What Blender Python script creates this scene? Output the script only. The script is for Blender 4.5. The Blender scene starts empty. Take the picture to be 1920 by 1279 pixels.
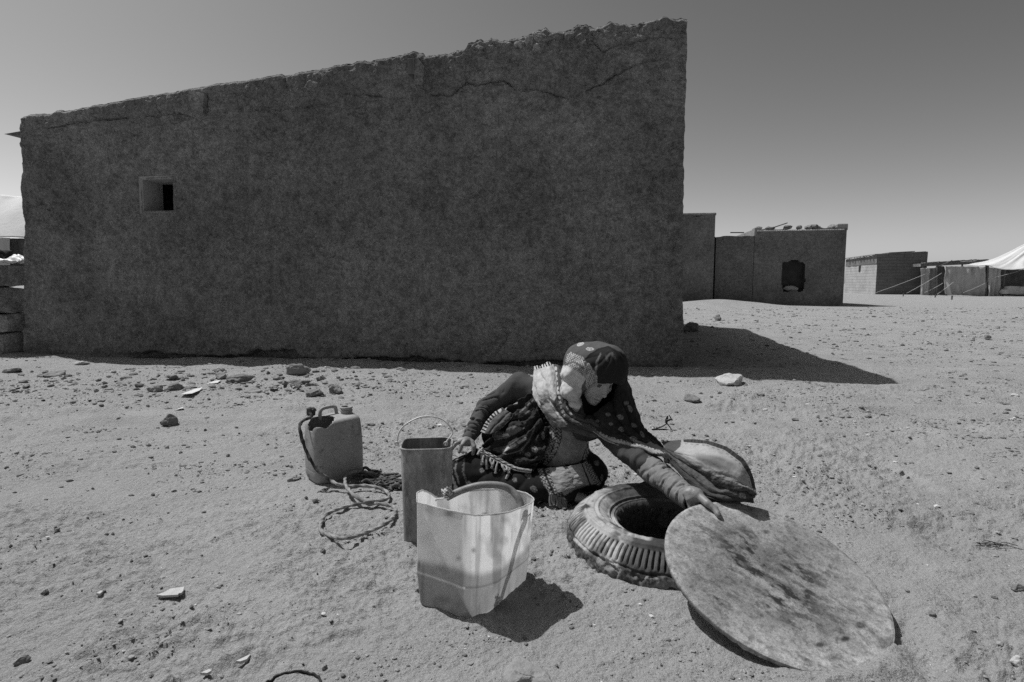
import bpy, math, random
import numpy as np
from mathutils import Vector, Matrix
random.seed(7)
sc = bpy.context.scene
COL = sc.collection
R = math.radians

# ------------------------------------------------------------------ camera survey
FPX = 1100.0; TH = math.atan(108.5/FPX); CAMH = 1.1
_c, _s = math.cos(TH), math.sin(TH)
def ray(px, py):
    a = (px-960)/FPX; b = (639.5-py)/FPX
    return np.array([a, _c+b*_s, -_s+b*_c])
def at(px, py, Y):
    r = ray(px, py); return np.array([0, 0, CAMH]) + r*Y/r[1]
def gp(px, py, z=0.0):
    r = ray(px, py); return np.array([0, 0, CAMH]) + r*(z-CAMH)/r[2]
def topx(P):
    P = np.atleast_2d(P); x, y, z = P[:,0], P[:,1], P[:,2]-CAMH
    d = y*_c-z*_s; u = y*_s+z*_c
    return 960+FPX*x/d, 639.5-FPX*u/d

# ------------------------------------------------------------------ noise
def _h(ix, iy, iz, seed):
    seed = int(seed)
    n = (ix.astype(np.int64)*374761393 + iy.astype(np.int64)*668265263 + iz.astype(np.int64)*2147483647 + seed*1274126177) & 0xffffffff
    n = ((n ^ (n >> 13))*1274126177) & 0xffffffff
    n = ((n ^ (n >> 16))*2246822519) & 0xffffffff
    return ((n ^ (n >> 15)) & 0xffffff)/float(0xffffff)*2-1
def vn2(x, y, seed=0):
    x = np.asarray(x, float); y = np.asarray(y, float)
    ix = np.floor(x); iy = np.floor(y); fx = x-ix; fy = y-iy
    fx = fx*fx*(3-2*fx); fy = fy*fy*(3-2*fy); z = np.zeros_like(ix)
    a = _h(ix, iy, z, seed); b = _h(ix+1, iy, z, seed); c = _h(ix, iy+1, z, seed); d = _h(ix+1, iy+1, z, seed)
    return (a*(1-fx)+b*fx)*(1-fy)+(c*(1-fx)+d*fx)*fy
def vn3(x, y, z, seed=0):
    ix = np.floor(x); iy = np.floor(y); iz = np.floor(z); fx = x-ix; fy = y-iy; fz = z-iz
    fx = fx*fx*(3-2*fx); fy = fy*fy*(3-2*fy); fz = fz*fz*(3-2*fz)
    r = 0
    for dx in (0, 1):
        wx = fx if dx else 1-fx
        for dy in (0, 1):
            wy = fy if dy else 1-fy
            for dz in (0, 1):
                r = r + wx*wy*(fz if dz else 1-fz)*_h(ix+dx, iy+dy, iz+dz, seed)
    return r
def fbm2(x, y, o=4, seed=0, g=.5):
    r = 0; a = 1; t = 0
    for i in range(o):
        c, s = math.cos(i*1.3+.4), math.sin(i*1.3+.4)
        r = r+a*vn2((x*c-y*s)*2**i+i*17.3, (x*s+y*c)*2**i-i*9.1, seed+i); t += a; a *= g
    return r/t
def fbm3(P, sc_, o=3, seed=0, g=.5):
    r = 0; a = 1; t = 0
    for i in range(o):
        q = P*(sc_*2**i)+i*7.7
        r = r+a*vn3(q[..., 0], q[..., 1], q[..., 2], seed+i); t += a; a *= g
    return r/t
def ss(a, b, x):
    t = np.clip((x-a)/(b-a), 0, 1); return t*t*(3-2*t)

# ------------------------------------------------------------------ mesh helpers
def link(o, parent=None):
    COL.objects.link(o)
    if parent is not None: o.parent = parent
    return o
def mesh_np(name, V, F, mat=None, parent=None, smooth=True, tone=None, attrs=None):
    V = np.asarray(V, np.float32); me = bpy.data.meshes.new(name)
    if isinstance(F, np.ndarray):
        n = F.shape[1]; loops = F.astype(np.int32).ravel(); starts = np.arange(len(F), dtype=np.int32)*n
        nf = len(F)
        tot = np.full(nf, n, np.int32)
    else:
        loops = np.array([i for f in F for i in f], np.int32); tot = np.array([len(f) for f in F], np.int32)
        starts = np.concatenate([[0], np.cumsum(tot)[:-1]]).astype(np.int32); nf = len(F)
    me.vertices.add(len(V)); me.vertices.foreach_set('co', V.ravel())
    me.loops.add(len(loops)); me.loops.foreach_set('vertex_index', loops)
    me.polygons.add(nf); me.polygons.foreach_set('loop_start', starts); me.polygons.foreach_set('loop_total', tot)
    me.polygons.foreach_set('use_smooth', np.full(nf, smooth))
    me.update(calc_edges=True); me.validate()
    at_ = dict(attrs or {})
    if tone is not None: at_['tone'] = tone
    for k, v in at_.items():
        a = me.attributes.new(k, 'FLOAT', 'POINT'); a.data.foreach_set('value', np.asarray(v, np.float32))
    if mat: me.materials.append(mat)
    return link(bpy.data.objects.new(name, me), parent)
def tag(o, label=None, cat=None, group=None, kind=None):
    if label: o['label'] = label
    if cat: o['category'] = cat
    if group: o['group'] = group
    if kind: o['kind'] = kind
    return o
def empty(name, loc=(0, 0, 0), **k):
    o = bpy.data.objects.new(name, None); o.empty_display_size = .1; link(o); o.location = tuple(float(v) for v in loc)
    tag(o, **k); return o
def under(o, parent):
    """parent o (built in world coordinates) to an Empty standing elsewhere, keeping it where it is"""
    o.parent = parent; o.matrix_parent_inverse = Matrix.Translation(parent.location).inverted(); return o
def grid_faces(nu, nv, close_u=False, close_v=False, off=0):
    iu = np.arange(nu if close_u else nu-1); iv = np.arange(nv if close_v else nv-1)
    A, B = np.meshgrid(iu, iv, indexing='ij'); A2 = (A+1) % nu; B2 = (B+1) % nv
    return (np.stack([A*nv+B, A2*nv+B, A2*nv+B2, A*nv+B2], -1).reshape(-1, 4)+off)
def solid(o, t, offset=0):
    m = o.modifiers.new('s', 'SOLIDIFY'); m.thickness = t; m.offset = offset; return o
def catmull(P, n, closed=False):
    P = np.asarray(P, float); N = len(P); t = np.linspace(0, N if closed else N-1, n, endpoint=not closed)
    i = np.floor(t).astype(int)
    if not closed: i = np.minimum(i, N-2)
    f = (t-i)[:, None]
    g = (lambda k: P[(i+k) % N]) if closed else (lambda k: P[np.clip(i+k, 0, N-1)])
    a, b, c, d = g(-1), g(0), g(1), g(2)
    return .5*((2*b)+(-a+c)*f+(2*a-5*b+4*c-d)*f**2+(-a+3*b-3*c+d)*f**3)
def tube(path, rad, n=8, strands=0, pitch=.05, depth=.25, cap=True):
    """V, F of a tube along path; rad scalar or array; strands makes a twisted rope surface"""
    P = np.asarray(path, float); m = len(P); T = np.gradient(P, axis=0); T /= np.linalg.norm(T, axis=1)[:, None]+1e-9
    up = np.array([0, 0, 1.]) if abs(T[0, 2]) < .9 else np.array([1., 0, 0])
    N = np.cross(T[0], up); N /= np.linalg.norm(N); Ns = [N]
    for k in range(1, m):
        N = N-T[k]*np.dot(N, T[k]); N /= np.linalg.norm(N)+1e-9; Ns.append(N)
    Ns = np.array(Ns); Bs = np.cross(T, Ns); L = np.concatenate([[0], np.cumsum(np.linalg.norm(np.diff(P, axis=0), axis=1))])
    rad = np.broadcast_to(np.asarray(rad, float), (m,)); th = np.linspace(0, 2*math.pi, n, endpoint=False)
    r = rad[:, None]*np.ones(n)[None]
    if strands: r = r*(1-depth+depth*np.abs(np.cos(strands*.5*(th[None]-2*math.pi*L[:, None]/pitch/strands*1.0)))*1.6)
    V = P[:, None]+r[..., None]*(np.cos(th)[None, :, None]*Ns[:, None]+np.sin(th)[None, :, None]*Bs[:, None])
    F = [list(f) for f in grid_faces(m, n, close_v=True)]
    if cap: F += [list(range(n))[::-1], [(m-1)*n+k for k in range(n)]]
    return V.reshape(-1, 3), F
class MB:
    """collects shapes into one mesh"""
    def __init__(s): s.V = []; s.F = []; s.n = 0
    def add(s, V, F):
        V = np.asarray(V, float); s.V.append(V); s.F += [[int(i)+s.n for i in f] for f in F]; s.n += len(V); return s
    def tube(s, *a, **k): return s.add(*tube(*a, **k))
    def box(s, p0, u, v, w):
        p0, u, v, w = [np.asarray(q, float) for q in (p0, u, v, w)]
        V = [p0, p0+u, p0+u+v, p0+v, p0+w, p0+u+w, p0+u+v+w, p0+v+w]
        return s.add(V, [[0, 3, 2, 1], [4, 5, 6, 7], [0, 1, 5, 4], [1, 2, 6, 5], [2, 3, 7, 6], [3, 0, 4, 7]])
    def build(s, name, mat, parent=None, smooth=False, bevel=0):
        o = mesh_np(name, np.concatenate(s.V), s.F, mat, None, smooth)
        if bevel:
            m = o.modifiers.new('b', 'BEVEL'); m.width = bevel; m.segments = 2
        if parent is not None: under(o, parent)
        return o
def rock(mb, c, size, seed, flat=.6, sub=2, rough=.35, tilt=0.0):
    import bmesh
    b = bmesh.new(); bmesh.ops.create_icosphere(b, subdivisions=sub, radius=1); b.verts.ensure_lookup_table()
    V = np.array([v.co[:] for v in b.verts]); F = [[v.index for v in f.verts] for f in b.faces]; b.free()
    rs = np.random.RandomState(seed); V0 = V.copy()
    for k in range(7):       # planar facets
        n = rs.normal(size=3); n /= np.linalg.norm(n); d = V@n; lim = rs.uniform(.5, .85)
        V = V-np.outer(np.clip(d-lim, 0, 9), n)*.9
    V = V*(1+rough*fbm3(V0, 1.3, 3, seed)[:, None])
    a = rs.uniform(0, 6.28); ax = np.array([1, rs.uniform(.55, .95), flat])
    V = V*ax; ca, sa = math.cos(a), math.sin(a)
    V = V@np.array([[1, 0, 0], [0, math.cos(tilt), math.sin(tilt)], [0, -math.sin(tilt), math.cos(tilt)]])
    V = V@np.array([[ca, sa, 0], [-sa, ca, 0], [0, 0, 1]])
    mb.add(V*size+np.asarray(c), F)

# ------------------------------------------------------------------ materials (a black and white film: every colour is a grey)
def mat(name, base=.3, var=.15, scale=8, rough=.9, bump=.2, bscale=60, bdist=.01, detail=8, stains=None, tone=False, stretch=None, spec=.2, sss=0, trans=0, extra=None):
    m = bpy.data.materials.new(name); m.use_nodes = True; nt = m.node_tree; N = nt.nodes; L = nt.links
    bs = N['Principled BSDF']; bs.inputs['Roughness'].default_value = rough; bs.inputs['Specular IOR Level'].default_value = spec
    tc = N.new('ShaderNodeTexCoord'); src = tc.outputs['Object']
    if stretch:
        mp = N.new('ShaderNodeMapping'); mp.inputs['Scale'].default_value = stretch; L.new(src, mp.inputs[0]); src = mp.outputs[0]
    def noise(s, d=detail, r=.6):
        n = N.new('ShaderNodeTexNoise'); n.inputs['Scale'].default_value = s; n.inputs['Detail'].default_value = d; n.inputs['Roughness'].default_value = r
        L.new(src, n.inputs['Vector']); return n.outputs['Fac']
    def mr(x, a, b, c, d):
        n = N.new('ShaderNodeMapRange'); n.inputs[1].default_value = a; n.inputs[2].default_value = b; n.inputs[3].default_value = c; n.inputs[4].default_value = d
        L.new(x, n.inputs[0]); return n.outputs[0]
    def mul(a, b, op='MULTIPLY'):
        n = N.new('ShaderNodeMath'); n.operation = op
        for i, v in enumerate((a, b)):
            if isinstance(v, (int, float)): n.inputs[i].default_value = v
            else: L.new(v, n.inputs[i])
        return n.outputs[0]
    fac = mr(noise(scale), .3, .7, 1-var, 1+var)
    fac = mul(fac, mr(noise(scale*9, 4), .3, .7, 1-var*.6, 1+var*.6))
    if tone:
        a = N.new('ShaderNodeAttribute'); a.attribute_name = 'tone'; val = mul(fac, a.outputs['Fac'])
    else: val = mul(fac, base)
    if stains:   # list of (scale, threshold, width, factor)
        for (s_, th, w, f_) in stains:
            k = mr(noise(s_, 6, .65), th, th+w, 1.0, f_); val = mul(val, k)
    if extra: val = extra(N, L, src, val, mul, mr, noise)
    cb = N.new('ShaderNodeCombineColor')
    for i in range(3): L.new(val, cb.inputs[i])
    L.new(cb.outputs[0], bs.inputs['Base Color'])
    if bump:
        b = N.new('ShaderNodeBump'); b.inputs['Strength'].default_value = bump; b.inputs['Distance'].default_value = bdist
        L.new(noise(bscale, 8, .65), b.inputs['Height']); L.new(b.outputs[0], bs.inputs['Normal'])
    if sss: bs.inputs['Subsurface Weight'].default_value = sss; bs.inputs['Subsurface Radius'].default_value = (.004,)*3; bs.inputs['Subsurface Scale'].default_value = 1
    if trans:
        t = N.new('ShaderNodeBsdfTranslucent'); L.new(cb.outputs[0], t.inputs['Color']); mx = N.new('ShaderNodeMixShader'); mx.inputs[0].default_value = trans
        L.new(bs.outputs[0], mx.inputs[1]); L.new(t.outputs[0], mx.inputs[2]); L.new(mx.outputs[0], N['Material Output'].inputs['Surface'])
    return m

# ------------------------------------------------------------------ light
SUN = Vector((-.488, .282, 1)).normalized()
EL = math.asin(SUN.z); AZ = math.atan2(SUN.x, SUN.y)
w = bpy.data.worlds.new('World'); sc.world = w; w.use_nodes = True; nt = w.node_tree
sky = nt.nodes.new('ShaderNodeTexSky'); sky.sky_type = 'NISHITA'; sky.sun_disc = False
sky.sun_elevation = EL; sky.sun_rotation = AZ; sky.altitude = 400; sky.air_density = 1.0; sky.dust_density = 1.6; sky.ozone_density = 1.0
sep = nt.nodes.new('ShaderNodeSeparateColor'); nt.links.new(sky.outputs[0], sep.inputs[0])
cmb = nt.nodes.new('ShaderNodeCombineColor')
_sc = nt.nodes.new('ShaderNodeMath'); _sc.operation = 'DIVIDE'; _sc.inputs[1].default_value = 4.4; nt.links.new(sep.outputs[0], _sc.inputs[0])
_pw = nt.nodes.new('ShaderNodeMath'); _pw.operation = 'POWER'; _pw.inputs[1].default_value = 1.4; nt.links.new(_sc.outputs[0], _pw.inputs[0])
_ml = nt.nodes.new('ShaderNodeMath'); _ml.operation = 'MULTIPLY'; _ml.inputs[1].default_value = 4.4; nt.links.new(_pw.outputs[0], _ml.inputs[0])
for i in range(3): nt.links.new(_ml.outputs[0], cmb.inputs[i])      # the red channel: black and white film behind a red filter
nt.links.new(cmb.outputs[0], nt.nodes['Background'].inputs[0]); nt.nodes['Background'].inputs[1].default_value = .122
sl = bpy.data.lights.new('sun', 'SUN'); sl.energy = 4.0; sl.angle = R(.53); so = link(bpy.data.objects.new('sun', sl))
so.rotation_euler = SUN.to_track_quat('Z', 'Y').to_euler()
sc.view_settings.view_transform = 'Standard'; sc.view_settings.look = 'None'; sc.view_settings.gamma = 1; sc.view_settings.exposure = .05
sc.cycles.use_denoising = False
cam = bpy.data.cameras.new('camera'); cam.sensor_width = 36; cam.lens = FPX/1920*36; cam.clip_start = .05; cam.clip_end = 3000
co = link(bpy.data.objects.new('camera', cam)); co.location = (0, 0, CAMH); co.rotation_euler = (math.pi/2-TH, 0, 0); sc.camera = co

# ------------------------------------------------------------------ ground
TYRE = np.array([.668, 2.40])
HA = np.array([-7.50, 9.10]); HB = np.array([2.20, 7.50]); HU = (HB-HA)/np.linalg.norm(HB-HA); HN = np.array([HU[1], -HU[0]]) # HN points to the camera side
HLEN = float(np.linalg.norm(HB-HA)); HDEP = 7.1
def gz(x, y, fine=True):
    x = np.asarray(x, float); y = np.asarray(y, float); r = np.hypot(x, y)
    near = ss(9, 3.5, r)
    z = .035*fbm2(x*.35, y*.35, 2, 11)*ss(3.5, 8, r) + .014*fbm2(x*1.1, y*1.1, 2, 12)
    # bank of drifted sand against the wall foot and rubble mound by the far house
    d = (x-HA[0])*HN[0]+(y-HA[1])*HN[1]; s = (x-HA[0])*HU[0]+(y-HA[1])*HU[1]
    on = ss(-1.5, 0, s)*ss(HLEN+1.2, HLEN-.3, s)
    z = z+on*.025*np.exp(-((d-.3)/.35)**2)*(1+.6*vn2(s*1.2, s*0+3, 5))
    z = z+.07*np.exp(-((s-.6)/1.2)**2-((d-1.2)/.5)**2)
    z = z+.34*np.exp(-((x-9.6)/2.6)**2-((y-27.3)/1.3)**2)+.10*np.exp(-((x-4.4)/1.2)**2-((y-14.5)/1.5)**2)
    if not fine: return z
    # wind and wheel streaks, a little askew
    xr = x*.94+y*.34; yr = -x*.34+y*.94
    m1 = ss(-.25, .35, fbm2(x*.9+5, y*.9, 3, 21))
    z = z+.0085*fbm2(xr*1.6, yr*8, 3, 22)*near*(.3+.9*m1)+.007*fbm2(xr*.9, yr*3.4, 2, 42)*near
    # rough trodden crust: small clods in patches
    m2 = ss(-.15, .4, fbm2(x*1.7+9, y*1.7, 3, 31))
    cl = np.abs(fbm2(xr*9, yr*20, 4, 33, .6)); z = z+(.25+m2)*.030*(np.clip(cl, .05, .5)-.05)*1.35*ss(14, 4, r)
    cl2 = fbm2(xr*30, yr*55, 3, 35, .65); z = z+(.35+m2)*.012*np.clip(cl2, -.1, .5)*ss(9, 2.5, r)
    # footprints, right hand side mostly
    fp = vn2(x*3.2, y*3.2, 51); z = z-.024*ss(.35, .8, fp)*ss(.2, 1.6, x)*ss(12, 5, y)*near+.016*ss(.3, .8, vn2(x*4.1, y*4.1, 52))*ss(.2, 2, x)*near
    z = z+.03*fbm2(x*2.4, y*2.4, 3, 53)*ss(2.5, 6, r)*ss(30, 12, r)+.016*fbm2(xr*1.1, yr*2.6, 3, 54)*ss(1.2, 2.5, r)*ss(14, 7, r)*ss(.55, .9, np.hypot(x-.8, y-2.1))
    # wheel track passing at about five metres
    for yc, wd in ((4.75, .10), (5.15, .10), (6.2, .12)):
        dd = (y-(yc+.05*x+.12*np.sin(x*.8)))/wd; z = z-.014*np.exp(-dd**2)+.009*np.exp(-(np.abs(dd)-1.6)**2*3)
    # sand heaped on the buried rim of the round lid
    a = np.arctan2(y-1.92, x-.897); rr = np.hypot(x-.897, y-1.92)
    z = z+(.022*np.exp(-((rr-.375)/.045)**2)+.012*np.exp(-((rr-.5)/.03)**2))*ss(.75, .35, np.abs(a+1.25))-.035*np.exp(-((rr-.40)/.07)**2)*ss(.6, .2, np.abs(a+.35))
    rt = np.hypot(x-TYRE[0], y-TYRE[1]); z = z+.018*np.exp(-((rt-.46)/.06)**2)*(.7+.5*vn2(x*6, y*6, 8))
    # clods in front of the cut bucket
    z = z+.025*np.exp(-((x+.06)/.10)**2-((y-1.80)/.05)**2)*(.6+.8*np.abs(vn2(x*30, y*30, 9)))
    return z
# polar sheet centred under the camera, dense where the picture looks
fr = np.linspace(-47, 47, 860); bk = np.linspace(47, 313, 60)[1:-1]; ang = np.radians(np.concatenate([fr, bk]))
rad = [1.0]
while rad[-1] < 1500:
    r_ = rad[-1]; rad.append(r_*(1.0058 if r_ < 12 else 1.012 if r_ < 80 else 1.08))
rad = np.array([.003, .25, .5, .75]+rad)
A_, R_ = np.meshgrid(ang, rad, indexing='ij'); X = R_*np.sin(A_); Y = R_*np.cos(A_)
Z = gz(X, Y); Z[R_ > 60] = 0; 
nA, nR = X.shape; Vg = np.stack([X, Y, Z], -1).reshape(-1, 3); 
Fg = grid_faces(nA, nR, close_u=True); cc = Vg[Fg[:, 0]]
Fg = Fg[np.hypot(cc[:, 0]-TYRE[0], cc[:, 1]-TYRE[1]) > .27]
def sand_extra(N, L, src, val, mul, mr, noise):
    v = N.new('ShaderNodeTexVoronoi'); v.inputs['Scale'].default_value = 55; L.new(src, v.inputs['Vector'])
    k = mr(noise(3.0, 5), .48, .62, 0, 1)
    dots = mul(mr(v.outputs['Distance'], .12, .24, .6, 0), k)
    v2 = N.new('ShaderNodeTexVoronoi'); v2.inputs['Scale'].default_value = 120; L.new(src, v2.inputs['Vector']); val = mul(val, mul(1.0, mul(mr(v2.outputs['Distance'], .15, .28, .4, 0), mr(noise(6.0, 5), .45, .6, 0, 1)), 'SUBTRACT'))
    g1 = mr(noise(170, 3), .25, .75, .80, 1.2); g2 = mr(noise(420, 2), .25, .75, .82, 1.18)
    return mul(mul(mul(val, mul(1.0, dots, 'SUBTRACT')), g1), g2)
M_sand = mat('sand', .295, .09, 1.3, .95, .8, 42, .030, stains=[(26, .63, .06, .72)], extra=sand_extra, spec=.1)
ground = mesh_np('ground', Vg, Fg, M_sand); tag(ground, kind='structure')
# well shaft below the tyre
n = 64; th = np.linspace(0, 2*np.pi, n, endpoint=False); zz = np.linspace(.06, -2.6, 14)
Vs = np.array([[TYRE[0]+.285*np.cos(t)*(1+.03*math.sin(3*t)), TYRE[1]+.285*np.sin(t), z] for z in zz for t in th])
M_shaft = mat('shaft_mud', .16, .3, 6, .95, .6, 30, .03)
shaft = mesh_np('well_shaft', Vs, [list(f) for f in grid_faces(14, n, close_v=True)]+[[13*n+i for i in range(n)]], M_shaft); tag(shaft, kind='structure')

# ------------------------------------------------------------------ the big mud house
def mud_extra(N, L, src, val, mul, mr, noise):
    k = mr(noise(8, 10, .9), .40, .56, .50, 1.08); k2 = mr(noise(26, 8, .9), .36, .62, .45, 1.45); k = mul(k, mr(noise(.8, 5, .6), .35, .65, .80, 1.2))
    return mul(val, mul(k, k2))
M_mud = mat('mud_plaster', .25, .12, .7, .97, 1.0, 24, .06, extra=mud_extra, spec=.08)
M_mud2 = mat('mud_plaster_crumbled', .24, .2, 3, .97, .9, 34, .03, extra=mud_extra, spec=.08)
M_dark = mat('dark_recess', .03, .2, 3, .9, .2)
house = empty('mud_house', (HA[0], HA[1], 0), label='big windowed mud plaster house filling the background, with sloping jagged parapet', cat='house')
H3 = lambda s, d, z: np.stack([HA[0]+HU[0]*s+HN[0]*d, HA[1]+HU[1]*s+HN[1]*d, np.asarray(z, float)+0*s], -1)
def wall_px(px, py):   # point of the front wall plane under that sight line -> (s, z)
    r = ray(px, py); nrm = HN; t = ((HA-np.array([0, 0]))@nrm)/(r[:2]@nrm); P = np.array([0, 0, CAMH])+r*t
    return float((P[:2]-HA)@HU), float(P[2])
prof = [(40,218),(60,214),(95,212),(103,207),(112,206),(120,209),(200,193),(270,180),(350,168),(420,156),(500,145),(528,140),(534,144),(590,134),(630,128),(700,119),(770,105),(780,101),(796,104),(800,109),(840,101),(876,94),(880,82),(895,79),(935,75),(945,81),(960,77),(985,72),(1000,66),(1015,60),(1026,57),(1038,66),(1050,62),(1100,53),(1118,58),(1125,53),(1172,48),(1180,54),(1200,46),(1235,39),(1256,37),(1280,40),(1286,44)]
pp = np.array([wall_px(*p) for p in prof]); pp[:, 0] = np.clip(pp[:, 0]-pp[0, 0], 0, None); pp[:, 0] *= HLEN/pp[-1, 0]
ztop = lambda s: np.interp(s, pp[:, 0], pp[:, 1])
def pxcurve(pts): q = np.array([wall_px(*p) for p in pts]); return q[:, 0], q[:, 1]
cracks = [[(70,243),(95,237),(125,230),(160,226),(215,222),(270,216),(330,214),(360,220),(385,236)],[(500,200),(512,206),(540,205),(590,196),(640,190)],[(650,176),(690,178),(745,184),(790,184)],[(810,179),(850,178),(880,156),(905,157),(950,148),(975,168),(1000,165),(1030,172),(1075,182),(1100,172),(1140,155),(1165,140),(1200,122),(1230,112),(1265,112)],
          [(530,143),(536,160),(534,166)],[(350,170),(354,204)],[(382,175),(384,214)],[(940,660),(955,640),(962,622)],[(1120,75),(1140,95),(1180,80),(1230,70),(1280,72)]]
nS, nZ = 620, 300
sv = np.linspace(0, HLEN, nS); tv = np.concatenate([np.linspace(0, .82, 190, endpoint=False), np.linspace(.82, 1, 110)])
S, T = np.meshgrid(sv, tv, indexing='ij')
jag = .035*fbm2(sv*5, sv*0+1, 3, 61)+.03*np.abs(fbm2(sv*14, sv*0+2, 3, 62))
rough_top = ss(2.5, 8, sv)
zt = ztop(sv)+jag*(.35+.8*rough_top)+.01+.05*sv/HLEN
Zw = -.12+(zt[:, None]+.12)*T
depth_top = zt[:, None]-Zw                                        # metres below the skyline
Dw = .05*fbm2(S*.5, Zw*.5, 3, 71)+.02*fbm2(S*2.2, Zw*2.2, 3, 72)+.012*fbm2(S*8, Zw*8, 4, 73, .65)+.006*fbm2(S*30, Zw*30, 3, 74, .7)
Dw = Dw-.020*ss(.1, .4, fbm2(S*4, Zw*5, 4, 75, .65))-.012*ss(.2, .45, np.abs(fbm2(S*2.5+9, Zw*3, 4, 78, .6)))+.012*ss(.03, 0, np.abs(fbm2(S*1.3, Zw*1.7, 4, 79, .6)))
Dw = Dw+.10*(1-T)**2                                               # battered foot
topband = ss(.42, .12, depth_top)*rough_top[:, None]
Dw = Dw+topband*(.05*fbm2(S*6, Zw*6, 4, 76, .7)+.03*np.abs(fbm2(S*15, Zw*15, 3, 77)))-.02*topband
Dw = Dw-.05*ss(.05, 0, depth_top)                                  # rounded lip
# cracks: the coat above stands a little proud, with a groove along the line
for ci, c in enumerate(cracks):
    cs, cz = pxcurve(c)
    if ci in (4, 5, 6, 7):
        x_ = np.interp(Zw, cz[np.argsort(cz)], cs[np.argsort(cz)]); m = ss(cz.min()-.03, cz.min()+.02, Zw)*ss(cz.max()+.03, cz.max()-.02, Zw)
        Dw -= .035*np.exp(-((S-x_-.02*fbm2(Zw*9, S*0, 2, 80+ci))/.016)**2)*m
    else:
        z_ = np.interp(S, cs, cz)+.03*fbm2(S*12, S*0+ci, 4, 80+ci, .65); m = ss(cs[0]-.05, cs[0]+.1, S)*ss(cs[-1]+.05, cs[-1]-.1, S)
        dz = Zw-z_; Dw += m*(.022*ss(-.012, .012, dz)*ss(.5, .05, dz)-.05*np.exp(-(dz/.011)**2)*(.4+.6*ss(-.4, .2, vn2(S*4, S*0, 85+ci))))
# washed-out foot: undercut below a ragged line
uc = [(240,668),(300,660),(380,671),(430,670),(500,660),(560,662),(575,676),(700,672),(800,674),(860,681),(905,686),(1000,680),(1090,684)]
cs, cz = pxcurve(uc); z_ = np.interp(S, cs, cz)+.03+.06*fbm2(S*3.5, S*0, 4, 91, .7); m = ss(cs[0]-.1, cs[0]+.5, S)*ss(cs[-1]+.1, cs[-1]-.3, S)
Dw = Dw-m*(.17*ss(.015, -.015, Zw-z_))+m*.02*np.exp(-((Zw-z_-.05)/.05)**2)
Dw = Dw+.05*ss(.35, .0, Zw)*fbm2(S*3, Zw*6, 4, 93)
ws0, wz1 = wall_px(261, 336); ws1, wz0 = wall_px(327, 396)
fw = np.stack([HA[0]+HU[0]*S+HN[0]*Dw, HA[1]+HU[1]*S+HN[1]*Dw, Zw], -1)
hole = lambda s, z: (s > ws0-.0) & (s < ws1) & (z > wz0) & (z < wz1)
F = grid_faces(nS, nZ); fc = (S.ravel()[F].mean(1), Zw.ravel()[F].mean(1)); F = F[~hole(*fc)]
# snap rim of the opening
i0 = np.abs(sv-ws0).argmin(); 
V = fw.reshape(-1, 3)
inwin = (np.abs(S-(ws0+ws1)/2) < (ws1-ws0)/2+.06) & (np.abs(Zw-(wz0+wz1)/2) < (wz1-wz0)/2+.06)
# top of the wall, back 0.42 m, lumpy
nD = 14; dd = np.linspace(0, .42, nD); SS, DD = np.meshgrid(sv, dd, indexing='ij')
lump = .05*fbm2(SS*6, DD*6, 3, 66)+.02*fbm2(SS*22, DD*22, 2, 67)
zt2 = zt[:, None]-.02*ss(0, .05, DD)-np.abs(lump)*ss(0, .08, DD)*(.6+rough_top[:, None])
base_d = Dw[:, -1][:, None]; tp = np.stack([HA[0]+HU[0]*SS+HN[0]*(base_d-DD), HA[1]+HU[1]*SS+HN[1]*(base_d-DD), zt2], -1)
o1 = len(V); V = np.concatenate([V, tp.reshape(-1, 3)]); F = np.concatenate([F, grid_faces(nS, nD)[:, ::-1]+o1])
M_mw = M_mud
wall = mesh_np('front_wall', V, F[:, ::-1], M_mw); under(wall, house)
# side and back walls (corner welded visually by the lumpy ends)
def side(name, s0, sgn, matl=M_mud):
    nd, nz = 160, 150; d = np.linspace(0, HDEP, nd); z1 = zt[0] if s0 == 0 else zt[-1]
    prz = z1+.05*fbm2(d*3, d*0+s0, 4, 63, .6)*ss(0, .3, d)
    D_, T_ = np.meshgrid(d, np.linspace(0, 1, nz), indexing='ij'); Z_ = -.12+(prz[:, None]+.12)*T_
    off = sgn*(.03*fbm2(D_*.8, Z_*.8, 2, 64+int(s0))+.03*fbm2(D_*3, Z_*3, 4, 65+int(s0), .6)*ss(0, .1, D_)+.05*(1-T_)**2)
    e = (Dw[0] if s0 == 0 else Dw[-1]); ef = np.interp(T_, tv, e)
    # edge crumble on the vertical corner
    off = off+sgn*.022*fbm2(Z_*7, Z_*0+s0, 4, 68, .65)*ss(1.2, 0, D_)
    P = H3(s0+off, 0*D_-D_+ef*ss(.35, 0, D_), Z_)
    return P, grid_faces(nd, nz)
for nm, s0, sgn in (('side_wall', 0.0, -1), ('side_wall', HLEN, 1)):
    P, f = side(nm, s0, sgn); o = mesh_np(nm, P.reshape(-1, 3), f if sgn > 0 else f[:, ::-1], M_mud); under(o, house)
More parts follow.
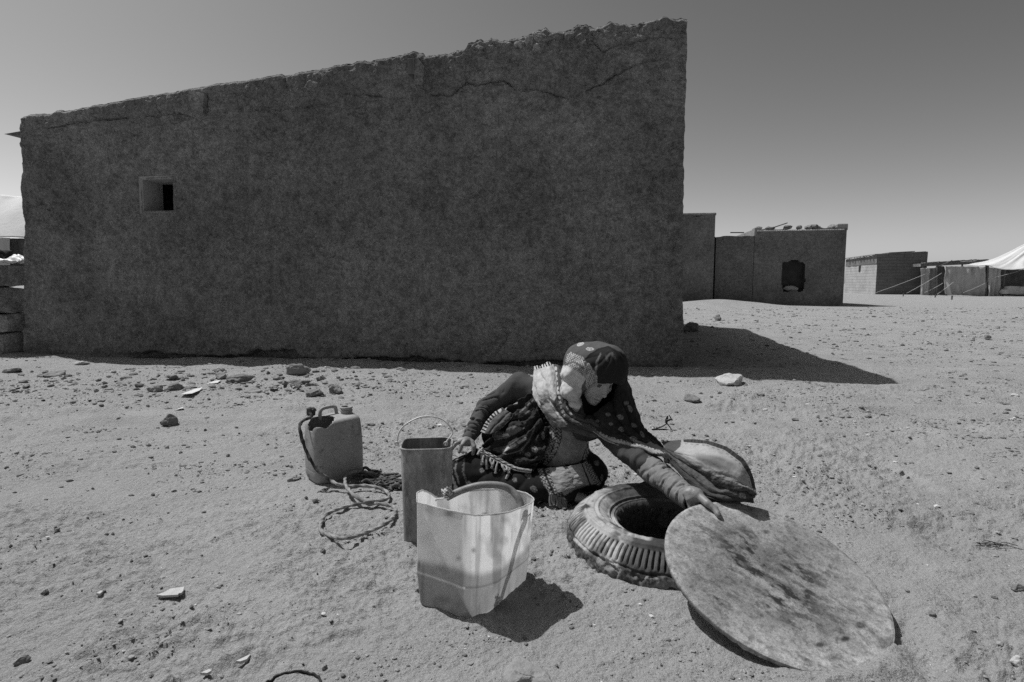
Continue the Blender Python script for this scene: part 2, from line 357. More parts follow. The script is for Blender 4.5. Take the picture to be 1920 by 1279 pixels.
# tie the front wall ends to the side walls so the corner is one ragged arris
for nm, s0, k, sgn in (('l', 0.0, 0, -1), ('r', HLEN, -1, 1)):
    Tn = tv; off = sgn*(.03*fbm2(Tn*0, Zw[k]*.8, 2, 64+int(s0))+.05*(1-Tn)**2+.022*fbm2(Zw[k]*7, Zw[k]*0+s0, 4, 68, .65))
    me = wall.data; n_ = nZ; idx = np.arange(n_)+(0 if k == 0 else (nS-1)*nZ)
    co_ = np.empty(len(me.vertices)*3, np.float32); me.vertices.foreach_get('co', co_); co_ = co_.reshape(-1, 3)
    co_[idx, 0] += HU[0]*off; co_[idx, 1] += HU[1]*off; me.vertices.foreach_set('co', co_.ravel())
mb = MB(); mb.box(H3(0., -HDEP, -.1), [HU[0]*HLEN, HU[1]*HLEN, 0], [-HN[0]*.3, -HN[1]*.3, 0], [0, 0, zt[0]+.1])
mb.add([H3(0., -HDEP, zt[0]-.2), H3(HLEN, -HDEP, zt[0]-.2), H3(HLEN, -HDEP, zt[-1]), H3(0., -HDEP-.3, zt[0]-.2), H3(HLEN, -HDEP-.3, zt[0]-.2), H3(HLEN, -HDEP-.3, zt[-1])], [[0, 1, 2], [5, 4, 3], [0, 2, 5, 3], [1, 4, 5, 2]])
mb.build('back_wall', M_mud, house)
mb = MB(); a_, b_ = zt[0]-.18, zt[-1]-.22
mb.box(H3(.1, -.3, a_), [HU[0]*(HLEN-.2), HU[1]*(HLEN-.2), b_-a_], [-HN[0]*(HDEP-.3), -HN[1]*(HDEP-.3), 0], [0, 0, .06]); mb.build('roof', M_mud2, house)
# window: splayed reveals, inner opening and dark board
wn = []
q0 = [(ws0, wz0), (ws1, wz0), (ws1, wz1), (ws0, wz1)]; f0 = .035; inn = .34
xi0 = ws0+.05; xi1 = ws1+.03; zi0 = wz0+.02; zi1 = wz1-.03
mb = MB(); n1 = 26
def patch(A, B, C, D, seed, n1=20, n2=20, amp=.012):
    u = np.linspace(0, 1, n1)[:, None, None]; v = np.linspace(0, 1, n2)[None, :, None]
    P = (np.array(A)*(1-u)+np.array(B)*u)*(1-v)+(np.array(D)*(1-u)+np.array(C)*u)*v
    nn = np.cross(np.array(B)-A, np.array(D)-A); nn = nn/np.linalg.norm(nn); w_ = (np.sin(u*math.pi)*np.sin(v*math.pi))**.5
    P = P+nn*amp*(fbm3(P, 9, 3, seed)[..., None])*w_; return P.reshape(-1, 3), [list(f) for f in grid_faces(n1, n2)]
e_ = .03
out = [H3(ws0-e_, f0, wz0-e_), H3(ws1+e_, f0, wz0-e_), H3(ws1+e_, f0, wz1+e_), H3(ws0-e_, f0, wz1+e_)]
ou2 = [H3(ws0+.01, .0, wz0+.01), H3(ws1-.01, 0., wz0+.01), H3(ws1-.01, 0., wz1-.01), H3(ws0+.01, 0., wz1-.01)]
inr = [H3(xi0, -inn, zi0), H3(xi1, -inn, zi0), H3(xi1, -inn, zi1), H3(xi0, -inn, zi1)]
for k in range(4):
    k2 = (k+1) % 4
    mb.add(*patch(ou2[k], ou2[k2], inr[k2], inr[k], 90+k)); 
    mb.add([out[k], out[k2], ou2[k2], ou2[k]], [[0, 1, 2, 3]])
wf = mb.build('window', mat('window_reveal_plaster', .30, .1, 5, .95, .4, 40), house, smooth=True)
mb = MB(); mb.box(H3(xi0-.1, -inn-.05, zi0-.1), [HU[0]*.85, HU[1]*.85, 0], [HN[0]*.02, HN[1]*.02, 0], [0, 0, .8]); bk_ = mb.build('shutter', M_dark); bk_.parent = wf; bk_.matrix_parent_inverse = Matrix.Translation(house.location).inverted()
mb = MB(); mb.box(H3(xi0+.26, -inn+.0, zi0), [HU[0]*.035, HU[1]*.035, 0], [HN[0]*.02, HN[1]*.02, 0], [0, 0, zi1-zi0-.02])
mb.box(H3(xi0+.26, -inn+.0, zi1-.09), [HU[0]*.3, HU[1]*.3, 0], [HN[0]*.06, HN[1]*.06, 0], [0, 0, .1]); o = mb.build('window_frame', M_mud2); o.parent = wf; o.matrix_parent_inverse = Matrix.Translation(house.location).inverted()
# roof sheet poking out at the left, little post bedded in the wall head, plaster patches
P0 = at(44, 249, 9.1); M_wood = mat('weathered_wood', .12, .3, 12, .9, .5, 80, .005, stretch=(1, 1, .2))
mb = MB(); a = at(-6, 252, 9.3); b = at(46, 243, 9.15); c = at(46, 256, 9.15)
mb.add([a, b, c, a+[.05, 1, .02], b+[.1, 1, 0], c+[.1, 1, 0]], [[0, 1, 2], [3, 5, 4], [0, 3, 4, 1], [1, 4, 5, 2], [2, 5, 3, 0]]); mb.build('roof_sheet', M_wood, house)
s0, z0 = wall_px(772, 143); s1, z1 = wall_px(785, 105)
mb = MB(); mb.box(H3(s0, .0, z0), [HU[0]*(s1-s0), HU[1]*(s1-s0), 0], [HN[0]*.08, HN[1]*.08, 0], [0, 0, z1-z0-.05]); mb.build('roof_beam_end', M_wood, house, bevel=.008)
def mudpatch(quad, thick, seed):
    q = [wall_px(*p) for p in quad]; mb = MB(); b0 = [H3(s, -.02, z) for s, z in q]; b1 = [H3(s*.97+q[0][0]*.03, thick, z) for s, z in q]
    mb.add(*patch(*b1, seed, 24, 24, .03))
    for k in range(4): mb.add(*patch(b0[k], b0[(k+1) % 4], b1[(k+1) % 4], b1[k], seed+k, 12, 4, .01))
    return mb
for quad, tk, sd in (([(783,160),(801,163),(803,128),(787,108)], .075, 120), ([(354,205),(382,214),(383,178),(352,172)], .06, 130)):
    mudpatch(quad, tk, sd).build('mud_patch', M_mud2, house, smooth=True)
# ledge brick course at the left end
for (x0, y0, x1, y1, sd) in ((42, 243, 128, 222, 150), (1046, 62, 1106, 70, 151)):
    pass
# stones bedded on the wall head
rs = np.random.RandomState(5)
for px, py, r_ in ((905,84,.10),(930,80,.09),(895,92,.08),(985,76,.10),(1000,70,.12),(1018,63,.13),(1030,68,.08),(1075,60,.09),(1095,58,.08),(1130,60,.10),(1160,56,.10),(1195,52,.08),(1215,50,.09),(1240,45,.12),(1262,44,.11),(1277,48,.09),(860,102,.06),(830,108,.06),(712,120,.05),(648,130,.05),(107,209,.05),(760,112,.06),(1100,75,.1),(1020,82,.12),(1180,70,.1),(1255,70,.12)):
    s_, z_ = wall_px(px, py); mb = MB(); rock(mb, H3(s_, -.07, z_-.035), r_, rs.randint(9999), .6, 3, .5); mb.build('wall_head_stone', M_mud2, house, smooth=False)

# battered ends: the wall leans in toward the top at both corners
for o in list(house.children)+[k for c_ in house.children for k in c_.children]:
    me = o.data; v = np.empty(len(me.vertices)*3, np.float32); me.vertices.foreach_get('co', v); v = v.reshape(-1, 3)
    s = (v[:, 0]-HA[0])*HU[0]+(v[:, 1]-HA[1])*HU[1]; q = np.clip(s/HLEN, 0, 1); z = np.clip(v[:, 2], 0, 5)
    ds = (.0+.14*z/3.6)*(1-q)**2-(.05+.03*z/4.3)*q
    v[:, 0] += HU[0]*ds; v[:, 1] += HU[1]*ds; me.vertices.foreach_set('co', v.ravel()); me.update()
# ------------------------------------------------------------------ stacked block wall at the left edge
blk = []
mb = MB(); rs = np.random.RandomState(3)
M_block = mat('dried_mud_block', .25, .22, 3, .95, .7, 30, .03, extra=mud_extra)
def slab(mb, c, ux, sx, sy, sz, seed, n=14, rnd=.35, amp=.05):
    """a rounded lumpy block with its own faces"""
    g = np.linspace(-1, 1, n); A, B = np.meshgrid(g, g, indexing='ij'); ux = np.array([ux[0], ux[1], 0.]); uy = np.array([-ux[1], ux[0], 0.])
    for ax in range(3):
        for sg in (-1, 1):
            P = np.zeros((n, n, 3)); P[..., ax] = sg; P[..., (ax+1) % 3] = A; P[..., (ax+2) % 3] = B
            Q = P*(1-rnd*.16*((P**2).sum(-1, keepdims=True)-1)); Qs = Q*[sx/2, sy/2, sz/2]
            Qs = Qs*(1+amp*fbm3(Qs+seed*3.1, 5, 3, seed)[..., None]*2)
            W = np.asarray(c)+Qs[..., :1]*ux+Qs[..., 1:2]*uy+Qs[..., 2:]*[0, 0, 1]
            f = grid_faces(n, n); mb.add(W.reshape(-1, 3), f if sg > 0 else f[:, ::-1])
xs0 = HA-HU*.08; zc = -.05
for row, hh in enumerate((.40, .30, .42, .34)):
    x = -.02*row-(.1, .0, .05, .02)[row]
    while x > -5:
        L_ = rs.uniform(.7, 1.2); c = xs0+HU*(x-L_/2)
        slab(mb, (c[0]+rs.uniform(-.02, .02), c[1]+rs.uniform(-.03, .03), zc+hh/2), HU, L_*.99, .5, hh*.99, rs.randint(9999), 16, .5, .07); x -= L_
    zc += hh-.01
bw = mb.build('block_wall', M_block, None, smooth=True); tag(bw, 'low wall of stacked lumpy mud blocks beside the left corner of the big house', 'wall')
# rags and scrap plastic on the block wall
def crumple(name, c, sx, sy, h, seed, m, n=34, rot=0, thick=.004):
    g = np.linspace(-1, 1, n); A, B = np.meshgrid(g, g, indexing='ij')
    ed = 1+.18*fbm2(A*2+seed, B*2, 3, seed); z = h*(.5+fbm2(A*1.6+seed, B*1.6, 4, seed+1, .6)*1.1)*(1-.5*(A**2+B**2)/2); z -= z.min()
    x = A*sx/2*ed; y = B*sy/2*ed; ca, sa = math.cos(rot), math.sin(rot)
    V = np.stack([c[0]+x*ca-y*sa, c[1]+x*sa+y*ca, c[2]+z], -1).reshape(-1, 3); o = mesh_np(name, V, grid_faces(n, n), m); solid(o, thick); return o
M_plastic = mat('pale_plastic_film', .62, .1, 5, .45, .3, 30, .01, spec=.5)
o = crumple('plastic_sheet', (-7.95, 9.1, 1.39), .8, .45, .16, 3, M_plastic, rot=.1); tag(o, 'crumpled pale plastic sheet on top of the block wall at the left edge', 'plastic sheet')
o = crumple('rag', (-8.3, 9.25, 1.42), .7, .5, .2, 8, M_dark, rot=.4); tag(o, 'dark rag bundled on the block wall behind the pale plastic', 'rag')

# ------------------------------------------------------------------ tents
M_canvas = mat('white_canvas', .62, .05, 1.2, .9, .3, 6, .05)
M_canvas_d = mat('grey_canvas', .42, .15, 1.5, .9, .5, 6, .05, stretch=(1, 1, .25))
M_canvas_k = mat('dark_cloth_hanging', .10, .3, 2.5, .95, .5, 8, .03)
M_rope = mat('pale_rope', .42, .1, 30, .9, .2, 200, .001)
def sheet3(rows, nu, nv, m, name, parent=None, fold=0, ff=9, seed=0, thick=.01):
    G = np.array([catmull(r, nv) for r in rows]); G = np.array([catmull(G[:, j], nu) for j in range(nv)]).transpose(1, 0, 2)
    N = np.cross(np.gradient(G, axis=0), np.gradient(G, axis=1)); N /= np.linalg.norm(N, axis=-1, keepdims=True)+1e-9
    U, Vv = np.meshgrid(np.linspace(0, 1, nu), np.linspace(0, 1, nv), indexing='ij')
    if fold: G = G+N*(fold*np.sin(Vv*ff*6.28+3*fbm2(U*2, Vv*2, 2, seed)+seed)*(.6+.5*fbm2(U*3, Vv*5, 3, seed+1))+fold*fbm2(U*3, Vv*9, 3, seed+2))[..., None]
    o = mesh_np(name, G.reshape(-1, 3), grid_faces(nu, nv), m); solid(o, thick)
    if parent is not None: under(o, parent)
    return o
# left tent, seen past the corner of the big house
t = empty('canvas_tent', at(0, 510, 23), label='white ridge tent glimpsed behind the block wall at the left edge', cat='tent')
Y = 23
rows = [[at(-260, 447, Y), at(-120, 446, Y), at(60, 446, Y)], [at(-180, 400, Y+1), at(-60, 402, Y+1), at(75, 396, Y+1)], [at(-60, 340, Y+2.2), at(20, 368, Y+2.2), at(110, 350, Y+2.2)]]
sheet3(rows, 20, 40, M_canvas, 'tent_roof', t, .03, 3, 1)
sheet3([[at(-260, 446, Y), at(19, 446, Y)], [at(-260, 520, Y), at(19, 520, Y)]], 20, 60, M_canvas_d, 'tent_wall', t, .05, 9, 2)
sheet3([[at(17, 447, Y+.4), at(120, 447, Y+.4)], [at(17, 520, Y+.4), at(120, 520, Y+.4)]], 20, 40, M_canvas_k, 'door_curtain', t, .06, 6, 3)

# ------------------------------------------------------------------ far mud houses
DU = np.array([HU[0], HU[1], 0.]); DN = np.array([HN[0], HN[1], 0.])     # same heading as the big house
def lumpbox(mb, p, L_, D, z0, z1a, z1b, seed, den=.14, amp=.05, hole_=None, jag_=.10):
    """box from front-left corner p along DU (length L_) and back (depth D); rough rendered faces; z1a..z1b top along the length"""
    p = np.array([p[0], p[1], 0.])
    def face(o, u, v_top, L2, za, zb, nrm, hl=None):
        n = max(6, int(L2/den)); k = max(8, int(3.9/den)); s = np.linspace(0, L2, n); top = np.interp(s, [0, L2], [za, zb])+jag_*fbm2(s*1.7+seed, s*0+o[0], 3, seed, .6)
        S_, T_ = np.meshgrid(s, np.linspace(0, 1, k), indexing='ij'); Z_ = z0+(top[:, None]-z0)*T_
        off = amp*fbm2(S_*.8+seed, Z_*.8, 4, seed+2, .6)*np.minimum(1, np.minimum(S_, L2-S_)/.3)
        P = o+u*S_[..., None]+nrm*off[..., None]; P[..., 2] = Z_
        f = grid_faces(n, k)
        if hl is not None:
            c = np.stack([S_.ravel()[f].mean(1), Z_.ravel()[f].mean(1)], 1); f = f[~hl(c[:, 0], c[:, 1])]
        mb.add(P.reshape(-1, 3), f)
    B = -DN
    face(p, DU, 0, L_, z1a, z1b, DN, hole_)
    face(p+DU*L_, B, 0, D, z1b, z1b, DU)
    face(p, B, 0, D, z1a, z1a, -DU)
    q = [p+DU*0, p+DU*L_, p+DU*L_+B*D, p+B*D]; zz = [z1a-.02, z1b-.02, z1b-.02, z1a-.02]
    mb.add([[a[0], a[1], z] for a, z in zip(q, zz)], [[0, 1, 2, 3]]); mb.add([[q[2][0], q[2][1], z0], [q[3][0], q[3][1], z0], [q[3][0], q[3][1], z1a], [q[2][0], q[2][1], z1b]], [[0, 1, 2, 3]])
M_far = mat('far_mud_plaster', .17, .10, .9, .97, .6, 8, .04, extra=mud_extra)
M_farb = mat('far_mud_brick', .27, .15, 1.5, .97, .6, 8, .04)
# tall one just past the corner of the big house
Y = 28.6; pr = at(1336, 568, Y)[:2]; L_ = 5.0; p = pr-HU*L_
zR = at(1336, 402, Y)[2]; zL = at(1283, 405, Y+.3)[2]
h2 = empty('mud_house', (p[0], p[1], 0), label='tall narrow plain mud wall house directly right of the big house, its side hidden', cat='house', group='mud houses in the distance')
mb = MB(); lumpbox(mb, p, L_, 6, -.3, zL-.3, zR, 201); mb.build('wall', M_far, h2, smooth=True)
mb = MB(); mb.box([*(p-HU*.05), zR-.05], DU*(L_+.1), -DN*.5, [0, 0, .14]); mb.build('parapet', M_mud2, h2, bevel=.05)
# the long one with the broken window
Y = 28.3; q = at(1580, 574, Y)[:2]; L3 = 5.95; p = q-HU*L3
def s_at(px, y0=Y):   # distance along the front of this house under that picture column
    r = ray(px, 500); t_ = np.array([[r[0], -HU[0]], [r[1], -HU[1]]]); a_, s_ = np.linalg.solve(t_, p); return s_
sm = s_at(1413); zl = at(1370, 443, 29)[2]; zh0 = at(1415, 431, 28.9)[2]; zh1 = at(1582, 428, 28.3)[2]
h3 = empty('mud_house', (p[0], p[1], 0), label='long mud house with one ragged black window opening and rubble along its roof', cat='house', group='mud houses in the distance')
wa, wb = s_at(1467), s_at(1510); za, zb = at(1488, 546, 28.6)[2], at(1488, 489, 28.6)[2]
def hl(s, z):
    s = s+sm; cx, cz = (wa+wb)/2, (za+zb)/2; j = .06*fbm2(s*5, z*5, 3, 77)
    return (np.abs((s-cx)/((wb-wa)/2+j))**6+np.abs((z-cz-.06*np.sin(s*9))/((zb-za)/2+j))**6) < 1
mb = MB(); lumpbox(mb, p, sm-.02, 5.6, -.3, zl, zl+.03, 203); lumpbox(mb, p+HU*sm, L3-sm, 5.6, -.3, zh0, zh1, 205, .045, .05, hl); mb.build('wall', M_far, h3, smooth=True)
mb = MB(); c0 = np.array([*(p+HU*wa), za])
for k, (u0, z0_, u1, z1_) in enumerate(((-.15, -.15, wb-wa+.3, 0), )):
    mb.add(*patch(c0-DN*.45+DU*-.3+[0, 0, -.3], c0-DN*.45+DU*(wb-wa+.3)+[0, 0, -.3], c0-DN*.45+DU*(wb-wa+.3)+[0, 0, zb-za+.3], c0-DN*.45-DU*.3+[0, 0, zb-za+.3], 210, 20, 20, .1))
for a0, a1 in ((c0-DU*.02, c0-DU*.02+[0, 0, zb-za]), (c0+DU*(wb-wa+.02), c0+DU*(wb-wa+.02)+[0, 0, zb-za])):
    mb.add(*patch(a0, a0-DN*.5, a1-DN*.5, a1, 211, 10, 20, .05))
mb.add(*patch(c0, c0+DU*(wb-wa), c0+DU*(wb-wa)-DN*.5, c0-DN*.5, 212, 10, 10, .05)); mb.add(*patch(c0+[0, 0, zb-za], c0+DU*(wb-wa)+[0, 0, zb-za], c0+DU*(wb-wa)-DN*.5+[0, 0, zb-za], c0-DN*.5+[0, 0, zb-za], 213, 10, 10, .05))
wo = mb.build('window', mat('dark_niche', .05, .3, 2, .95, .5), h3, smooth=True)  # lining of the window niche, a very dark grey
mb = MB(); rock(mb, c0+DU*(wb-wa)*.45-DN*.2+[0, 0, .12], .36, 5, .5, 3); mb.build('fallen_lump', M_farb, h3)
rs = np.random.RandomState(9)
s_ = s_at(1422)
while s_ < s_at(1566):
    mb = MB(); z = np.interp(s_, [sm, L3], [zh0, zh1]); a = p+HU*s_; l = rs.uniform(.25, .9)
    if rs.rand() < .3: mb.box([a[0], a[1], z-.01], DU*l+[0, 0, rs.uniform(-.04, .09)], -DN*rs.uniform(.2, .5), [0, 0, .05])
    else: rock(mb, (a[0]-HN[0]*.2, a[1]-HN[1]*.2, z+.10), rs.uniform(.13, .3), rs.randint(9999), .45, 2)
    mb.build('roof_rubble', M_mud2, h3); s_ += l*.6
mb = MB(); a = at(1440, 431, 28.9); b = at(1465, 419, 28.9); mb.box(a, b-a+[.3, 0, 0], -DN*.4, [0, 0, .05])
mb.build('roof_board', M_mud2, h3)
mb = MB(); a = p+HU*(s_at(1566)); mb.box([a[0], a[1], zh1-.1], DU*(L3+.06-s_at(1566)), -DN*.6, [0, 0, at(1580, 419, 28.3)[2]-zh1+.1]); mb.build('corner_post', M_farb, h3, bevel=.05)
mb = MB(); a = p+HU*(sm-.01); mb.box([a[0]-.02, a[1], zl-.02], DU*.12, -DN*5.4, [0, 0, zh0-zl+.08]); mb.box([*(a-HU*.02), zh0-.05], DU*.35, -DN*.5, [0, 0, .17]); mb.build('inner_parapet', M_farb, h3, bevel=.04)
mb = MB(); a = at(1370, 437, 31); mb.box(a, [.7, 0, 0], [0, .08, 0], [0, 0, .05]); mb.build('roof_beam_end', M_wood, h3)
# thin tin edging under the rubble
mb = MB(); a = p+HU*(sm+.1); n_ = 36
for k in range(n_):
    s0 = (L3-sm-.2)*k/n_; z = np.interp(s0+sm, [sm, L3], [zh0, zh1])
    mb.box([*(a+HU*s0), z-.075], DU*.085, DN*.06, [0, 0, .05])
mb.build('roof_edge_trim', M_canvas, h3)

# brick house
hb = at(1641, 552, 58); pb = np.array([hb[0], hb[1]]); BU = np.array([.97, -.25, 0]); BU /= np.linalg.norm(BU); BV = np.array([.25, .97, 0]); BV /= np.linalg.norm(BV)
ztop_ = at(1641, 477, 58)[2]
h4 = empty('brick_house', (pb[0], pb[1], 0), label='flat roofed mud brick house in the distance with a sunlit coursed side and slit window', cat='house', group='mud houses in the distance')
def brick_extra(N, L, src, val, mul, mr, noise):
    sp = N.new('ShaderNodeSeparateXYZ'); L.new(src, sp.inputs[0]); cx = N.new('ShaderNodeCombineXYZ')
    a_ = mul(mul(sp.outputs[0], 1.0), sp.outputs[1], 'ADD'); L.new(a_, cx.inputs[0]); L.new(sp.outputs[2], cx.inputs[1])
    b = N.new('ShaderNodeTexBrick'); L.new(cx.outputs[0], b.inputs['Vector']); b.inputs['Scale'].default_value = 1; b.inputs['Brick Width'].default_value = 1.0; b.inputs['Row Height'].default_value = .3; b.inputs['Mortar Size'].default_value = .035
    for i, c in ((1, 1.0), (2, .94), (3, .74)): b.inputs[i].default_value = (c, c, c, 1)
    return mul(val, b.outputs['Color'])
M_brick_lit = mat('mud_brick_lit', .36, .15, .8, .95, .5, 6, .05, extra=brick_extra)  # paler brick copy: the sunlight on the left face is put into its colour
def wallgrid(mb, o, u, L2, z0, z1, z2, seed, nrm, den=.2, amp=.06):
    n = int(L2/den); k = int((z1-z0)/den)+2; S_, T_ = np.meshgrid(np.linspace(0, L2, n), np.linspace(0, 1, k), indexing='ij')
    zt_ = np.interp(S_, [0, L2], [z1, z2])+.05*fbm2(S_*.7, S_*0, 3, seed); P = o+u*S_[..., None]+nrm*(amp*fbm2(S_, T_*4, 3, seed))[..., None]; P[..., 2] = z0+(zt_-z0)*T_; mb.add(P.reshape(-1, 3), grid_faces(n, k))
o3 = np.array([pb[0], pb[1], 0]); mb = MB(); wallgrid(mb, o3, BU, 4.3, -.3, ztop_, ztop_+.22, 301, -BV); wallgrid(mb, o3+BU*4.3, BV, 10, -.3, ztop_+.2, ztop_, 302, BU); mb.build('wall', mat('mud_brick_shaded', .15, .15, .8, .95, .5, 6, .05, extra=brick_extra), h4, smooth=True)  # darker brick copy: the shade on this face is put into its colour
mb = MB(); wallgrid(mb, o3, BV, 10.2, -.3, ztop_-.05, ztop_-.1, 303, -BU)
mb.build('wall', M_brick_lit, h4, smooth=True)
mb = MB(); mb.box(o3+[0, 0, ztop_-.9]-BU*.05, BU*.04, BV*10.2, [0, 0, .78]); mb.build('plaster_band', M_far, h4)
mb = MB(); mb.box(o3+[0, 0, ztop_-.06]-BU*.25, BU*4.4+[0, 0, .2], BV*10.4, [0, 0, .1]); mb.box(o3+BU*1+[0, 0, ztop_+.12], BU*2.2+[0, 0, .1], BV*2, [0, 0, .06]); mb.build('roof', M_mud2, h4)
rs = np.random.RandomState(4)
for k in range(9): mb = MB(); rock(mb, o3+BV*(1+k*.95)+[-.12, 0, ztop_-.12+rs.uniform(-.03, .03)], .3, rs.randint(999), .25, 2); mb.build('roof_edge_lump', M_canvas_d, h4)
mb = MB(); a = o3+BV*4.8-BU*.03; mb.box([a[0], a[1], at(1608, 511, 62.7)[2]], BU*.05, BV*.7, [0, 0, .72]); mb.build('slit_window', M_dark, h4)
# long low shelter of poles behind the right hand tent
Y = 56
s5 = empty('pole_shelter', at(1780, 552, Y), label='long low shelter with a flat brushwood roof behind the grey tent cloths', cat='shelter')
a = at(1726, 500, Y); b = at(1850, 494, Y); mb = MB(); mb.box(a, b-a, [0, 4, 0], [0, 0, .28])
rs = np.random.RandomState(6)
for k in range(26):
    c = a+(b-a)*rs.rand()+[0, rs.uniform(-.2, .3), .3]; mb.box(c, [rs.uniform(.4, 1.4), .1, rs.uniform(-.05, .12)], [0, .3, 0], [0, 0, .07])
mb.build('brushwood_roof', M_mud2, s5)
mb = MB(); mb.box(at(1727, 554, Y), at(1850, 553, Y)-at(1727, 554, Y), [0, .2, 0], [0, 0, 2.3]); mb.build('back_wall', M_dark, s5)
for px in (1727, 1760, 1800, 1845):
    c = at(px, 553, Y-.2); under(mesh_np('post', *tube([c-[0, 0, .3], c+[0, 0, 2.9]], .07, 6), M_wood), s5)
mb = MB(); mb.tube([at(1748, 505, Y-1), at(1782, 490, Y-1)], .05, 6); mb.tube([at(1777, 496, Y-1), at(1785, 488, Y-1)], .04, 6); mb.build('leaning_pole', M_wood, s5)
# right tent
Y = 50
t = empty('canvas_tent', at(1860, 558, Y), label='large white peaked tent with grey side cloths and guy ropes at the right edge', cat='tent')
pk = at(1968, 436, Y+4)
e0, e1, e2, e3, e4 = at(1812, 497, Y+1), at(1853, 499, Y-.2), at(1878, 505, Y-.6), at(1922, 505, Y-.8), at(2080, 506, Y)
def tri(rows, nm, seed): return sheet3(rows, 24, 30, M_canvas, nm, t, .06, 3, seed, .03)
tri([[e0, e1, e2, e3], [at(1868, 484, Y+1.6), at(1888, 484, Y+1), at(1908, 484, Y+.8), at(1932, 482, Y+.8)], [pk-[.3, 0, 0], pk-[.2, 0, 0], pk-[.1, 0, 0], pk]], 'tent_roof', 31)
tri([[e3, (e3+e4)/2, e4], [at(1932, 482, Y+.8), at(1985, 482, Y+1), at(2030, 484, Y+2)], [pk, pk+[.1, 0, 0], pk+[.2, 0, 0]]], 'tent_roof', 32)
def cloth(x0, y0, x1, y1, yb0, yb1, m, nm, fold, ff, seed, Yc=Y): return sheet3([[at(x0, y0, Yc), at((x0+x1)/2, (y0+y1)/2, Yc), at(x1, y1, Yc)], [at(x0, (y0+yb0)/2, Yc), at((x0+x1)/2, (y0+yb0)/2, Yc), at(x1, (y1+yb1)/2, Yc)], [at(x0, yb0, Yc), at((x0+x1)/2, (yb0+yb1)/2, Yc), at(x1, yb1, Yc)]], 24, 60, m, nm, t, fold, ff, seed, .03)
cloth(1771, 499, 1847, 500, 552, 556, M_canvas_d, 'side_cloth', .16, 5, 41); cloth(1843, 500, 1856, 502, 555, 556, M_canvas_k, 'side_cloth', .1, 3, 42, Y+.3)
cloth(1853, 502, 1878, 504, 555, 556, M_canvas_d, 'side_cloth', .12, 3, 43); cloth(1727, 503, 1748, 502, 553, 554, M_canvas_d, 'side_cloth', .1, 2, 44, Y+2.5)
cloth(1742, 503, 1757, 502, 553, 554, mat('brown_cloth', .2, .2, 2), 'side_cloth', .08, 2, 45, Y+2.3); cloth(1755, 498, 1776, 500, 553, 554, M_canvas_k, 'side_cloth', .08, 2, 46, Y+2.8)
cloth(1876, 504, 1925, 506, 556, 557, M_canvas_k, 'inner_screen', .03, 20, 47, Y+1.2)
for px, y0 in ((1848, 498), (1880, 503), (1919, 504)):
    c = at(px, 557, Y-.1); under(mesh_np('tent_pole', *tube([c-[0, 0, .2], np.array([c[0], c[1], at(px, y0, Y)[2]])], .07, 6), M_wood), t)
for (xa, ya, xb, yb) in ((1735, 514, 1642, 549), (1766, 512, 1700, 550), (1768, 531, 1733, 549), (1790, 527, 1757, 552), (1850, 530, 1806, 549), (1919, 505, 1866, 520)):
    a = at(xa, ya, Y-.4); b = gp(xb, max(yb, 551)) if yb > 540 else at(xb, yb, Y-.8)
    b = at(xb, yb, min(Y-1, 54)); u_ = np.linspace(0, 1, 12)[:, None]; P = a+(b-a)*u_; P[:, 2] -= .04*np.sin(u_[:, 0]*math.pi)
    under(mesh_np('guy_rope', *tube(P, .019, 5), M_rope), t)
for i, (px, py) in enumerate(((1784, 563), (1753, 558), (1693, 556))):
    c = gp(px, py); o = mesh_np('tent_peg', *tube([c-[0, 0, .1], c+[.03, 0, .3]], .045, 6), M_wood)
    tag(o, ['thick wooden peg nearest the foot of the grey tent cloths', 'short wooden peg left of the thick one, under the dark tent gap', 'leftmost wooden peg, standing in front of the brick house'][i], 'tent peg', 'tent pegs')
mb = MB(); rs = np.random.RandomState(12)
for k, (px, py) in enumerate(((1888, 547), (1905, 548), (1925, 549), (1896, 541), (1915, 542))): slab(mb, at(px, py, Y-.5), (1, 0), 1.0, .6, .42, 400+k, 8, .6, .1)
o = mb.build('sack_pile', M_canvas_d, None, smooth=True); tag(o, 'heap of full pale sacks lying at the foot of the right hand tent', 'sacks')
